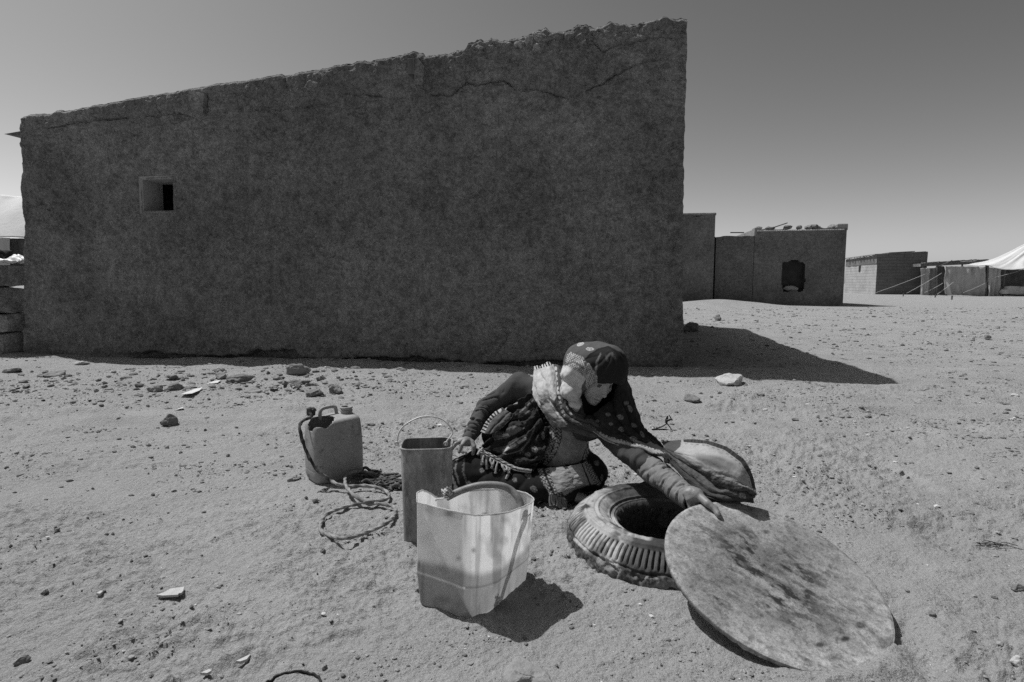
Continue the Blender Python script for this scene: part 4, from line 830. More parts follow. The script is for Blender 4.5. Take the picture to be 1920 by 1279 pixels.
# flat pale shards
def shard(px, py, poly, label, thick=.008, lift=.01, m=M_pale, tilt=.12, name='shard'):
    c = onground(px, py); n = len(poly); V = []
    for k in (0, 1):
        for (a, b_) in poly:
            p = gp(px+a, py+b_, 0)-gp(px, py, 0); V.append([c[0]+p[0], c[1]+p[1], c[2]+lift+p[0]*tilt+thick*k])
    F = [list(range(n))[::-1], list(range(n, 2*n))]+[[i, (i+1) % n, n+(i+1) % n, n+i] for i in range(n)]
    o = mesh_np(name, V, F, m, smooth=False); tag(o, label, 'shard', 'pale flat shards'); return o
shard(320, 1119, [(-26, 3), (-12, -1), (0, -7), (26, -8), (24, 1), (20, 5), (16, 5), (14, 8), (-14, 6)], 'largest pale flat shard, lying in the left foreground')
shard(455, 1246, [(-12, 3), (0, -2), (16, -8), (8, 2), (-4, 5)], 'thin pale sliver near the bottom edge, left of the buried hoop')
shard(385, 1270, [(-8, 2), (8, -4), (12, 0), (4, 4)], 'small pale chip at the bottom edge below the sliver')
shard(186, 1119, [(-5, 2), (4, -3), (8, -1), (2, 4)], 'little pale chip left of the largest shard')
shard(360, 738, [(-22, 3), (5, -8), (20, -10), (14, -2), (0, 4)], 'pale torn sheet of scrap beside the brown peaked stone', .004, .012, M_plastic)
shard(400, 719, [(-14, 3), (0, -3), (14, -4), (8, 3)], 'pale scrap just below the two-pronged clod', .004, .01, M_plastic)
shard(336, 768, [(-10, 2), (6, -3), (9, 0)], 'tiny pale scrap above the upright dark stone', .003, .006, M_plastic)
shard(1776, 756, [(-8, 2), (0, -3), (9, -3), (4, 3)], 'bright white scrap on the sand below the tip of the house shadow', .004, .012, M_plastic)
shard(820, 799, [(-8, 1), (6, -2), (9, 1)], 'pale scrap seen through the wire handle of the tin', .003, .006, M_plastic)
# buried hoop at the bottom edge
c = onground(548, 1285); hp = [np.array([c[0]+.075*math.cos(a), c[1]+.06*math.sin(a)+0, float(gz(c[0]+.075*math.cos(a), c[1]+.06*math.sin(a)))+.004]) for a in np.linspace(-.3, 3.6, 50)]
o = mesh_np('wire_hoop', *tube(hp, .0035, 6), M_dark); tag(o, 'black hoop half buried in the sand at the bottom edge', 'hoop')
# dry twig curled on the sand behind the woman
c = onground(1246, 806); mb = MB()
for q in ([(-24, 2), (-10, -2), (4, -10), (6, -24)], [(6, -24), (2, -14), (8, -6), (14, 3)], [(-20, 3), (0, 1), (16, 5)], [(2, -14), (12, -18), (8, -26)]):
    pt = [at(1246+a, 806+b_-2, c[1]) for a, b_ in q]; mb.tube(catmull(pt, 14), np.linspace(.007, .003, 14), 5)
o = mb.build('dry_twig', M_dark, None); tag(o, 'black curled dry twig on the sand between the shawl and the house shadow', 'twig')
c = onground(1850, 1026); mb = MB(); rs = np.random.RandomState(4)
for k in range(10):
    a = c+[rs.uniform(-.05, .06), rs.uniform(-.03, .03), .004]; mb.tube(catmull([a, a+[.03, rs.uniform(-.02, .02), .008], a+[rs.uniform(.04, .09), rs.uniform(-.03, .01), .002]], 8), .0015, 4)
o = mb.build('dry_twig', M_dark, None); tag(o, 'tangle of fine dry stalks on the sand at the right, beyond the lid', 'twig')
# ------------------------------------------------------------------ the woman: implicit surfaces turned into meshes
def cap(P, a, b, ra, rb):
    a = np.asarray(a, float); b = np.asarray(b, float); ab = b-a; t = np.clip(((P-a)@ab)/(ab@ab+1e-12), 0, 1)
    return np.linalg.norm(P-a-t[:, None]*ab, axis=1)-(ra+(rb-ra)*t)
def ell(P, c, r, M=None):
    q = P-np.asarray(c, float)
    if M is not None: q = q@M.T
    r = np.asarray(r, float); k0 = np.linalg.norm(q/r, axis=1); k1 = np.linalg.norm(q/(r*r), axis=1)+1e-9
    return k0*(k0-1)/k1
def smin(a, b, k):
    h = np.clip(.5+.5*(b-a)/k, 0, 1); return b*(1-h)+a*h-k*h*(1-h)
def smax(a, b, k): return -smin(-a, -b, k)
def net(f, lo, hi, h, B=8):
    """sparse sampling of f, then surface nets"""
    lo = np.asarray(lo, float); nb = np.ceil((np.asarray(hi)-lo)/(h*B)).astype(int); n = nb*B+1
    G = np.full(tuple(n), 1.0, np.float32); bi = np.stack(np.meshgrid(*[np.arange(k) for k in nb], indexing='ij'), -1).reshape(-1, 3)
    d = f(lo+(bi+.5)*B*h); act = bi[np.abs(d) < B*h*1.6]; ins = bi[d <= -B*h*1.6]
    for b in ins: G[b[0]*B:b[0]*B+B+1, b[1]*B:b[1]*B+B+1, b[2]*B:b[2]*B+B+1] = -1
    o = np.stack(np.meshgrid(*[np.arange(B+1)]*3, indexing='ij'), -1).reshape(-1, 3)
    for s in range(0, len(act), 400):
        idx = (act[s:s+400, None]*B+o[None]).reshape(-1, 3); v = f(lo+idx*h); G[idx[:, 0], idx[:, 1], idx[:, 2]] = v
    I = G < 0; C = [I[dx:n[0]-1+dx, dy:n[1]-1+dy, dz:n[2]-1+dz] for dx in (0, 1) for dy in (0, 1) for dz in (0, 1)]
    s_ = sum(c.astype(np.int8) for c in C); cells = np.argwhere((s_ > 0) & (s_ < 8)); idm = np.full(tuple(n-1), -1, np.int32); idm[tuple(cells.T)] = np.arange(len(cells))
    acc = np.zeros((len(cells), 3)); cnt = np.zeros(len(cells)); cor = [(dx, dy, dz) for dx in (0, 1) for dy in (0, 1) for dz in (0, 1)]
    val = [G[cells[:, 0]+c[0], cells[:, 1]+c[1], cells[:, 2]+c[2]] for c in cor]
    for i in range(8):
        for j in range(i+1, 8):
            if sum(abs(cor[i][k]-cor[j][k]) for k in range(3)) == 1:
                m = (val[i] < 0) != (val[j] < 0); t = np.where(m, val[i]/(val[i]-val[j]+1e-12), 0); p = np.array(cor[i])+t[:, None]*(np.array(cor[j])-np.array(cor[i])); acc[m] += p[m]; cnt[m] += 1
    V = lo+(cells+acc/cnt[:, None])*h; F = []
    for ax in range(3):
        sl = [slice(None)]*3; sl2 = [slice(None)]*3; sl[ax] = slice(0, -1); sl2[ax] = slice(1, None)
        m = I[tuple(sl)] != I[tuple(sl2)]; E_ = np.argwhere(m); a1, a2 = (ax+1) % 3, (ax+2) % 3
        E_ = E_[(E_[:, a1] > 0) & (E_[:, a2] > 0) & (E_[:, a1] < n[a1]-1) & (E_[:, a2] < n[a2]-1)]
        q = []
        for (u_, v_) in ((-1, -1), (0, -1), (0, 0), (-1, 0)):
            c = E_.copy(); c[:, a1] += u_; c[:, a2] += v_; q.append(idm[tuple(c.T)])
        q = np.stack(q, 1); fl = ~I[tuple(E_.T)]; q[fl] = q[fl][:, ::-1]; q = q[(q >= 0).all(1)]; F.append(q)
    return V, np.concatenate(F)
def vnormals(V, F):
    N = np.zeros_like(V); fn = np.cross(V[F[:, 2]]-V[F[:, 0]], V[F[:, 3]]-V[F[:, 1]])
    for k in range(4): np.add.at(N, F[:, k], fn)
    return N/(np.linalg.norm(N, axis=1)[:, None]+1e-9)
def relax(V, F, it=2):
    for _ in range(it):
        S_ = np.zeros_like(V); c = np.zeros(len(V))
        for k in range(4):
            a, b = F[:, k], F[:, (k+1) % 4]; np.add.at(S_, a, V[b]); np.add.at(S_, b, V[a]); np.add.at(c, a, 1); np.add.at(c, b, 1)
        V = V*.5+S_/c[:, None]*.5
    return V
def inpoly(x, y, poly):
    r = np.zeros(x.shape, bool); n = len(poly)
    for i in range(n):
        (x0, y0), (x1, y1) = poly[i], poly[(i+1) % n]
        if y0 == y1: continue
        m = ((y0 > y) != (y1 > y)) & (x < (x1-x0)*(y-y0)/(y1-y0)+x0); r ^= m
    return r
def dline(x, y, pts):
    d = np.full(x.shape, 1e9); tt = np.zeros(x.shape); L0 = 0
    for (x0, y0), (x1, y1) in zip(pts[:-1], pts[1:]):
        dx, dy = x1-x0, y1-y0; L_ = math.hypot(dx, dy); t = np.clip(((x-x0)*dx+(y-y0)*dy)/L_**2, 0, 1); q = np.hypot(x-x0-t*dx, y-y0-t*dy)
        m = q < d; d = np.where(m, q, d); tt = np.where(m, L0+t*L_, tt); L0 += L_
    return d, tt
def spots(x, y, tone, lst, v):
    for (a, b, ra, rb, an) in lst:
        c, s = math.cos(an), math.sin(an); u = (x-a)*c+(y-b)*s; w_ = -(x-a)*s+(y-b)*c; r = np.hypot(u/ra, w_/rb)+.25*fbm2(x/3, y/3, 2, 5)
        k = ss(1.15, .85, r)*(.75+.35*np.sign(np.sin(r*9))); tone = tone*(1-k)+v*k*1.0
    return tone

# skeleton (metres, from the survey of the picture)
J = dict(pel=at(1005, 838, 3.24), belly=at(1048, 826, 3.08), chest=at(1062, 765, 3.06), neck=at(1085, 722, 3.0),
         rs=at(976, 723, 3.2), re=at(912, 765, 3.22), rw=at(876, 826, 3.02), ls=at(1130, 792, 2.98), le=at(1218, 876, 2.63), lw=at(1300, 941, 2.335),
         rk=at(873, 893, 2.97), lk=at(1106, 886, 3.0), ra=at(1060, 925, 2.84), la=at(965, 928, 2.86))
# head frame
HS = 1.14; EYE = at(1136, 725, 2.85); f_ = np.array([.42, -.78, -.46]); f_ /= np.linalg.norm(f_); up_ = np.array([.34, -.335, .88]); up_ -= f_*(up_@f_); up_ /= np.linalg.norm(up_)
rt_ = np.cross(f_, up_); HM = np.stack([rt_, f_, up_])   # rows: world -> head
def head(P):
    q = (P-EYE)@HM.T/HS; X_ = np.abs(q[:, 0]); Q = np.stack([X_, q[:, 1], q[:, 2]], 1)
    d = ell(Q, (0, -.098, .042), (.074, .095, .088)); d = smin(d, ell(Q, (0, -.052, -.03), (.060, .056, .078)), .03)
    d = smin(d, ell(Q, (0, -.030, -.098), (.026, .026, .020)), .022)
    d = smin(d, cap(Q, (.012, -.006, .017), (.040, -.018, .018), .011, .010), .014)     # brow
    d = smin(d, cap(Q, (.040, -.030, -.030), (.050, -.060, -.02), .020, .018), .02)      # cheekbone
    d = smax(d, -(ell(Q, (.031, .012, -.001), (.018, .016, .011))), .008)
    d = smin(d, ell(Q, (.031, -.017, -.001), (.014, .0135, .0115)), .003)
    d = smin(d, cap(Q, (0, -.006, .006), (0, .016, -.036), .0075, .0105), .010)           # nose
    d = smin(d, ell(Q, (.012, .006, -.040), (.008, .010, .007)), .006)
    d = smax(d, -ell(Q, (.006, .010, -.049), (.0035, .005, .004)), .003)
    d = smin(d, cap(Q, (0, .000, -.067), (.019, -.012, -.069), .0065, .004), .006)
    d = smin(d, cap(Q, (0, -.001, -.080), (.017, -.012, -.078), .0075, .004), .006)
    d = smax(d, -cap(Q, (0, .010, -.0735), (.024, -.006, -.0735), .0035, .0028), .003)
    d = smax(d, -cap(Q, (.020, .004, -.048), (.032, -.010, -.082), .0022, .0016), .006)      # fold beside the mouth
    d = smin(d, ell(Q, (.078, -.085, -.012), (.008, .018, .030)), .006)
    return d*HS
# hands: list of finger chains
ang_ = np.linspace(0, 2*np.pi, 720); rimP = lidp(LR*np.cos(ang_), LR*np.sin(ang_), 0*ang_); rx, ry = topx(rimP)
kk = np.argmin(np.hypot(rx-1322, ry-949)+(rimP[:, 1] < 2.0)*999); RIM = rimP[kk]; inw = (LC-RIM)/np.linalg.norm(LC-RIM); tan = np.cross(LN, inw)
if tan[0] < 0: tan = -tan
def lp(a, b, c): return RIM+inw*a+tan*b+LN*c     # inward, along the rim, above the board
def onlid(px, py, h_):
    r = ray(px, py); o_ = np.array([0, 0, CAMH]); t = ((LC-o_)@LN+h_)/(r@LN); return o_+r*t
LHAND = [([lp(-.046, -.008, .010), onlid(1327, 944, .020), onlid(1341, 955, .015), onlid(1348, 967, .0105)], (.019, .0145, .0125, .0105)),   # thumb on top
         ([lp(-.030, .015, -.004), lp(-.008, .022, -.033), lp(.028, .022, -.032), lp(.045, .02, -.030)], (.011, .0105, .0095, .0085)),
         ([lp(-.034, -.006, -.006), lp(-.010, -.002, -.036), lp(.030, .000, -.034), lp(.052, .0, -.031)], (.011, .0105, .0095, .0085)),
         ([lp(-.038, -.027, -.008), lp(-.014, -.023, -.037), lp(.025, -.021, -.034), lp(.044, -.02, -.031)], (.0105, .010, .009, .008)),
         ([lp(-.044, -.046, -.008), lp(-.020, -.042, -.035), lp(.012, -.040, -.032), lp(.028, -.04, -.030)], (.0095, .009, .008, .0072))]
LPALM = [(J['lw'], lp(-.040, -.010, .006), .028, .030), (lp(-.060, -.02, .006), lp(-.034, .010, -.002), .026, .017), (lp(-.060, -.035, .0), lp(-.040, -.042, -.006), .022, .014)]
def rh(px, py, Y): return at(px, py, Y)
RHAND = [([rh(885, 829, 2.985), rh(889, 838, 2.965), rh(887, 851, 2.955)], (.014, .0125, .0105)),
         ([rh(872, 828, 2.965), rh(866, 835, 2.935), rh(861, 848, 2.925)], (.0115, .0105, .009)),
         ([rh(866, 827, 2.97), rh(855, 832, 2.945), rh(845, 845, 2.935)], (.0115, .0105, .009)),
         ([rh(862, 826, 2.985), rh(849, 829, 2.97), rh(840, 838, 2.965)], (.011, .010, .0085)),
         ([rh(860, 826, 3.0), rh(850, 826, 2.995), rh(842, 831, 2.995)], (.010, .009, .0075))]
RPALM = [(J['rw'], rh(873, 828, 2.985), .024, .024), (rh(879, 829, 2.995), rh(865, 826, 2.985), .022, .017)]
def body(P):
    d = cap(P, J['pel'], J['belly'], .125, .11); d = smin(d, cap(P, J['belly'], J['chest'], .11, .115), .05); d = smin(d, cap(P, J['chest'], J['neck'], .11, .05), .05)
    d = smin(d, cap(P, J['neck'], EYE-f_*.085-up_*.03, .048, .048), .03)
    for s_, e_, w_ in (('rs', 're', 'rw'), ('ls', 'le', 'lw')):
        d = smin(d, cap(P, J['chest'], J[s_], .09, .052), .05); d = smin(d, cap(P, J[s_], J[e_], .047, .038), .03); d = smin(d, cap(P, J[e_], J[w_], .038, .023), .02)
    for k_, a_ in (('rk', 'ra'), ('lk', 'la')):
        d = smin(d, cap(P, J['pel'], J[k_], .10, .055), .05); d = smin(d, cap(P, J[k_], J[a_], .052, .034), .03)
    for a_, dx in (('ra', .09), ('la', -.09)):
        ft = J[a_]+[dx, -.03, -.02]; ft[2] = max(ft[2], .03); d = smin(d, cap(P, J[a_], ft, .034, .022), .02)
    d = smin(d, head(P), .012)
    for PL in (LPALM, RPALM):
        for a, b, r0, r1 in PL: d = smin(d, cap(P, a, b, r0, r1), .012)
    for HN_ in (LHAND, RHAND):
        for ch, rr_ in HN_:
            g = cap(P, ch[0], ch[1], rr_[0], rr_[1])
            for i in range(1, len(ch)-1): g = smin(g, cap(P, ch[i], ch[i+1], rr_[i], rr_[i+1]), .003)
            d = smin(d, g, .005)
    return d
V, F = net(body, (-.42, 2.05, -.02), (1.0, 3.45, .86), .0042)
V = relax(V, F, 1); N = vnormals(V, F); hd = head(V) < .006
V = V+N*(hd*(.0022*fbm3(V*[1, 1, 1.6], 80, 3, 3)-.002*ss(.1, .35, np.abs(fbm3(V, 42, 2, 13))))+.0008*fbm3(V, 160, 2, 4))[:, None]
M_skin = mat('skin', .20, .12, 25, .55, .35, 260, .0015, spec=.4, sss=.0)
tn = np.full(len(V), .20); q = (V-EYE)@HM.T/HS
tn = np.where(hd, .33, tn); tn *= np.where(hd & (np.abs(q[:, 2]+.0735) < .004) & (np.abs(q[:, 0]) < .022), .55, 1); eyes = hd & (np.hypot(np.abs(q[:, 0])-.031, q[:, 2]+.001) < .010); tn = np.where(eyes, .07, tn)
bro = hd & (np.abs(q[:, 2]-.019-.0) < .004) & (np.abs(np.abs(q[:, 0])-.03) < .018); tn = np.where(bro, .08, tn)
dl = np.linalg.norm(V-LHAND[0][0][-1]-np.array([0, 0, .004]), axis=1); tn = np.where(dl < .010, .09, tn)
M_skin = mat('weathered_skin', 1, .10, 30, .5, .4, 260, .0015, tone=True, spec=.4)
M_skin.node_tree.nodes['Principled BSDF'].inputs['Subsurface Weight'].default_value = 0
person = mesh_np('person', V, F, M_skin, tone=tn)
tag(person, 'woman in patterned dark shawl sitting cross-legged, reaching to lift the round lid', 'person')
def wear(name, V, F, tone, m, label=None, thick=0):
    o = mesh_np(name, V, F, m, person, tone=np.clip(tone, .015, .65))
    if thick: solid(o, thick)
    if label: o['label'] = label
    return o
M_cloth = mat('printed_cotton', 1, .12, 40, .92, .35, 420, .001, tone=True, spec=.12)
M_thin = mat('thin_veil_cotton', 1, .12, 30, .92, .35, 420, .001, tone=True, spec=.12, trans=.22)

# dress with sleeves and skirt
kR2 = at(850, 890, 2.99)
def dress(P):
    d = cap(P, J['pel'], J['belly'], .175, .15); d = smin(d, cap(P, J['belly'], J['chest'], .135, .14), .06); d = smin(d, cap(P, J['chest'], J['neck'], .125, .075), .05)
    d = smin(d, ell(P, at(1053, 836, 3.0), (.115, .11, .12)), .05)
    d = smin(d, cap(P, J['chest'], J['rs'], .11, .068), .06); d = smin(d, cap(P, J['rs'], J['re'], .064, .060), .035)
    d = smin(d, cap(P, J['chest'], J['ls'], .09, .07), .05)
    # legs under the skirt
    g = cap(P, J['pel'], J['rk'], .15, .098); g = smin(g, cap(P, J['rk'], J['ra'], .090, .06), .05); g = smin(g, cap(P, J['pel'], J['lk'], .14, .082), .05); g = smin(g, cap(P, J['lk'], J['la'], .080, .07), .05)
    g = smin(g, ell(P, at(950, 905, 2.98), (.24, .15, .09)), .05); g = smin(g, ell(P, at(1045, 905, 2.92), (.12, .13, .08)), .04)
    g = smax(g, .012-P[:, 2], .02)
    d = smin(d, g, .04)
    # cut the collar open around the neck
    return smax(d, -(np.linalg.norm(P-at(1108, 712, 2.93), axis=1)-.085), .01)
V, F = net(dress, (-.45, 2.6, -.02), (.75, 3.5, .80), .006)
V = relax(V, F, 2); N = vnormals(V, F); px_, py_ = topx(V)
# pleats: skirt folds fan from the lap, wrap folds run diagonally over the waist
d_arm = np.minimum(cap(V, J['rs'], J['re'], .064, .060), cap(V, J['chest'], J['rs'], .1, .068)); wa_ = ss(.02, .0, d_arm)
low = ss(.30, .18, V[:, 2]); cx_, cy_ = 1000, 800
an = np.arctan2(py_-cy_, px_-cx_); rr_ = np.hypot(px_-cx_, py_-cy_)
pan = inpoly(px_, py_, [(1035, 790), (1100, 800), (1105, 840), (1095, 868), (1125, 905), (1050, 935), (1010, 880)])
fold = np.abs(np.sin(an*9+2.5*fbm3(V, 6, 2, 5)))**.7; V = V+N*((.010*(fold-.5))*(1-wa_)*(1-.55*pan)+.010*fbm3(V*[1, 1, .6], 14, 3, 6)*(1-wa_*.7)*(1-.2*pan))[:, None]
V = V+N*(wa_*(.010*fbm3(V, 10, 3, 8)-.012*(1-np.abs(np.sin(fbm3(V, 8, 2, 18)*9)))**3*ss(.22, .06, np.linalg.norm(V-J['re'], axis=1))))[:, None]; V[:, 2] = np.maximum(V[:, 2], .004)
x, y = topx(V)
tone = np.full(len(V), .016); tone = np.where((wa_ > .5) & (y < 800), .065, tone)
tone = np.where((wa_ <= .5) & (y < 760) & (x < 1010), .06, tone)
# hem stripe at the knee
for pts, w_, v_ in (([(848, 850), (843, 868), (846, 890), (855, 915), (862, 935)], 3.0, .30), ([(858, 858), (853, 880), (860, 905)], 2.0, .16), ([(870, 860), (868, 885), (878, 915)], 1.6, .12)):
    d, t = dline(x, y, pts); tone = np.where(d < w_*(.6+.8*np.abs(vn2(t*.25, t*0, 4))), v_, tone)
P1 = [(1040, 780), (1062, 785), (1088, 795), (1102, 812), (1104, 838), (1094, 860), (1081, 870), (1055, 876), (1018, 874), (1003, 870), (1025, 850), (1036, 822), (1040, 795)]
P2 = [(1010, 880), (1045, 878), (1085, 873), (1098, 868), (1122, 906), (1104, 910), (1078, 918), (1056, 930), (1060, 953), (1050, 955), (1038, 930), (1022, 902)]
nz = fbm2(x/9, y/9, 3, 11); inp = inpoly(x, y, P1) | inpoly(x, y, P2); tone = np.where(inp, .25*(1+.25*nz+.22*fbm2(x/2.5, y/2.5, 2, 19)), tone)
for pts, w_ in (([(1036, 784), (1038, 822), (1028, 850), (1004, 871)], 5.5), ([(1047, 790), (1047, 824), (1038, 850), (1020, 870)], 3.5), ([(1103, 812), (1105, 838), (1096, 860)], 3), ([(1013, 880), (1024, 905), (1040, 932), (1054, 954)], 5), ([(1028, 880), (1038, 905), (1052, 932), (1062, 946)], 4), ([(1100, 868), (1112, 890), (1122, 906)], 4), ([(1090, 872), (1101, 892), (1110, 908)], 2.5)):
    d, t = dline(x, y, pts); lace = .5+.5*np.sign(np.sin(t*.95)*np.cos(d*1.1)+.35*vn2(x/2, y/2, 6)); tone = np.where(d < w_*1.3, .035+.30*lace, tone); tone = np.where(np.abs(d-w_*1.35) < .8, .03, tone)
d, t = dline(x, y, [(1000, 876), (1045, 876), (1085, 869), (1098, 862)]); tone = np.where(d < 1.3, .02, tone)
tone = spots(x, y, tone, [(990, 891, 6, 4.5, .7), (1001, 917, 6.5, 5, .6), (1012, 944, 5, 4, 0), (903, 882, 4.5, 4, 0), (880, 907, 5, 4, .6), (1119, 868, 4, 5, -.5), (1129, 897, 2.6, 6, 0), (1018, 817, 3, 7, 0), (1002, 844, 5, 5.5, 0), (990, 853, 5, 5, 0), (930, 925, 5, 4, 0), (965, 900, 4.5, 4, .3), (945, 862, 5, 3.5, .3), (958, 868, 4, 3, .3)], .22)
wear('dress', V, F, tone, M_cloth)

# sleeves of the undergarment
def sleeve(a, b, ra, rb, amp, pitch, tone_, seed, lo, hi, end=.0, name='sleeve', extra=None, label=None):
    a = np.asarray(a); b = np.asarray(b); L_ = np.linalg.norm(b-a); u = (b-a)/L_
    def f(P):
        d = cap(P, a, b, ra, rb)
        if extra: d = extra(P, d)
        t = (P-a)@u; d = smax(d, t-(L_-.004), .004); inner = cap(P, b-u*.03, b+u*.05, rb-.009, rb-.007)
        return smax(d, -inner, .003)
    V, F = net(f, lo, hi, .0042); V = relax(V, F, 1); N = vnormals(V, F); t = (V-a)@u
    side = np.cross(u, [0, 0, 1.]); s_ = (V-a-t[:, None]*u)@side; w_ = ss(0, .05, t)*ss(L_-.015, L_-.05, t)
    ph = t/pitch*6.283+5.5*fbm3(V, 11, 3, seed)+s_*34; perp = V-a-t[:, None]*u; Vq = a+t[:, None]*u+perp*.30; wn_ = fbm3(Vq, 30, 3, seed+5, .45); wm_ = fbm3(Vq+.3, 17, 2, seed+6); rid = .5-1.6*ss(.16, .0, np.abs(wn_))-.9*ss(.12, 0, np.abs(wm_))
    V = V+N*(w_**.5)[:, None]*(amp*rid*(.35+.65*ss(-.25, .3, fbm3(V, 12, 2, seed+1)))*(.4+.6*w_)+.003*fbm3(V, 30, 3, seed+2))[:, None]
    return wear(name, V, F, np.full(len(V), tone_)*(1+.1*fbm3(V, 20, 3, 9)), M_cloth, label)
sleeve(J['re'], J['rw']+(J['rw']-J['re'])*.02, .058, .033, .0085, .023, .075, 21, (-.45, 2.85, .1), (0, 3.4, .6))
el = J['le']; cu = J['lw']+(J['lw']-J['le'])*.0
sleeve(el+(J['le']-J['lw'])*.05, cu, .063, .046, .0052, .021, .185, 31, (.45, 2.2, .05), (.95, 2.8, .5), label='light ribbed left forearm sleeve')
def upx(P): return cap(P, J['ls'], J['le'], .078, .068)
V, F = net(upx, (.3, 2.45, .1), (.85, 3.15, .6), .006); V = relax(V, F, 1); N = vnormals(V, F); V = V+N*(.018*fbm3(V*[1, .5, 1], 14, 3, 12)-.008*ss(.12, .3, np.abs(fbm3(V, 9, 2, 17))))[:, None]; wear('sleeve', V, F, np.full(len(V), .055), M_cloth)  # the drape's shade on the upper arm is painted into this dark tone

# veil over the head: a puffed shell, open at the face
HC = at(1114, 692, 2.955)
face_open = [(1094, 774), (1090, 745), (1097, 730), (1112, 719.5), (1135, 718), (1158, 720), (1172, 727), (1168, 745), (1157, 765), (1140, 785), (1112, 790)]
def hood_o(P):
    d = ell(P, HC, (.152, .165, .142)); d = smin(d, ell(P, at(1146, 688, 2.86), (.078, .09, .105)), .05); d = smin(d, ell(P, at(1082, 672, 2.98), (.055, .09, .07)), .04)
    d = smin(d, ell(P, at(1070, 704, 2.94), (.046, .08, .044)), .03); d = smin(d, ell(P, at(1073, 732, 2.915), (.054, .07, .052)), .03); d = smin(d, ell(P, at(1080, 756, 2.90), (.044, .06, .030)), .02)
    d = smin(d, cap(P, at(1112, 735, 3.03), at(1095, 780, 3.0), .12, .13), .04)
    return d
def hood(P):
    d = hood_o(P); d = smax(d, -(d+.011), .003)
    X2, Y2 = topx(P); inside = inpoly(X2, Y2, face_open) & (P[:, 1] < HC[1]+.03)
    # signed distance in the picture plane, scaled to metres
    dd = np.full(len(P), 1e9); 
    fo = face_open+[face_open[0]]; dpx, _ = dline(X2, Y2, fo); sd = np.where(inpoly(X2, Y2, face_open), -dpx, dpx)*P[:, 1]/FPX
    front = P[:, 1]-(HC[1]+.03); cut = np.maximum(sd, front)
    d = smax(d, -cut, .004)
    return smax(d, head(P)*-1+.002, .002)
V, F = net(hood, (.15, 2.65, .25), (.80, 3.3, .92), .0042)
V = relax(V, F, 2); N = vnormals(V, F); x, y = topx(V)
cxh, cyh = 1150, 650; an = np.arctan2(y-cyh, x-cxh); fo_ = np.abs(np.sin(an*8+2*fbm3(V, 9, 2, 41)))**.6-.5
blk_ = inpoly(x, y, [(1098, 676), (1118, 655), (1140, 648), (1163, 660), (1200, 690), (1200, 800), (1118, 800), (1117, 715), (1112, 690)])
side_ = ss(1112, 1085, x)*ss(688, 705, y); dg = (x*.35+y)/15+1.5*fbm2(x/22, y/22, 2, 44); cr = np.abs(np.sin(dg))**.8-.6
V = V+N*(.0060*fo_*ss(1045, 1080, x)*ss(650, 680, y)*(1-side_)+.005*fbm3(V, 20, 3, 42)+side_*(.011*cr+.010*fbm3(V, 24, 3, 45)))[:, None]
tone = np.full(len(V), .085)
tone = np.where(y > 745, .05, tone)
tone = np.where(blk_, .022, tone)
lt = inpoly(x, y, [(1048, 694), (1072, 672), (1096, 694), (1101, 705), (1092, 722), (1090, 740), (1094, 752), (1080, 776), (1062, 768), (1050, 735), (1044, 715)]); tone = np.where(lt, .46*(1+.15*fbm2(x/8, y/8, 3, 12)), tone)
la_ = inpoly(x, y, [(1063, 664), (1070, 660), (1098, 672), (1096, 688), (1104, 680), (1120, 705), (1120, 728), (1100, 742), (1098, 712), (1090, 700), (1060, 684)])
lace = .5+.5*np.sign(np.sin(x*1.3+y*.5)*np.sin(y*1.2-x*.4)+.2*vn2(x/2, y/2, 3)); tone = np.where(la_, .10+.32*lace, tone)
d, t = dline(x, y, [(1060, 684), (1075, 678), (1094, 690)]); tone = np.where(d < 1.5, .1, tone)
d, t = dline(x, y, [(1095, 677), (1107, 665), (1122, 655), (1140, 650), (1158, 662), (1168, 678)]); tone = np.where(d < 1.6, .015, tone); d, t = dline(x, y, [(1117, 700), (1119, 680), (1126, 664)]); tone = np.where(d < 2, .12, tone)
d, t = dline(x, y, [(1140, 668), (1147, 662), (1152, 672)]); tone = np.where(d < 2.2, .08, tone); d, t = dline(x, y, [(1137, 668), (1139, 676)]); tone = np.where(d < 2.6, .07, tone)
tone = spots(x, y, tone, [(1088, 645, 6.5, 3.6, -.2), (1106, 654.5, 7, 3.2, 0), (1127, 637.5, 6, 2, .35)], .42)
wear('head_scarf', V, F, tone, M_cloth, 'dark head scarf with a pale laced border at the side')

def rows(R_, nu=120, nv=170):
    G = np.array([catmull([at(*p) for p in r], nv) for r in R_]); return np.array([catmull(G[:, j], nu) for j in range(nv)]).transpose(1, 0, 2)
def drape(R_, amp, nf, seed, nu=120, nv=170, along=True, fine=.004, edge=.2, sharp=.7, warp=1.3):
    G = rows(R_, nu, nv); N = np.cross(np.gradient(G, axis=0), np.gradient(G, axis=1)); N /= np.linalg.norm(N, axis=-1, keepdims=True)+1e-9
    if N[..., 1].mean() > 0: N = -N
    U, W = np.meshgrid(np.linspace(0, 1, nu), np.linspace(0, 1, nv), indexing='ij'); c = U if along else W; o = W if along else U
    ph = c*nf*math.pi+warp*fbm2(U*3+seed, W*3, 3, seed)+seed; r = np.abs(np.sin(ph))**sharp-.5
    G = G+N*(amp*r*(.55+.9*np.abs(fbm2(U*2, W*2, 2, seed+3)))+fine*fbm2(U*9, W*9, 4, seed+5, .6))[..., None]
    return G, U, W, topx(G.reshape(-1, 3))
def fin(name, G, tone, m=None, label=None, thick=.004): return wear(name, G.reshape(-1, 3), grid_faces(*G.shape[:2]), tone, m or M_cloth, label, thick)
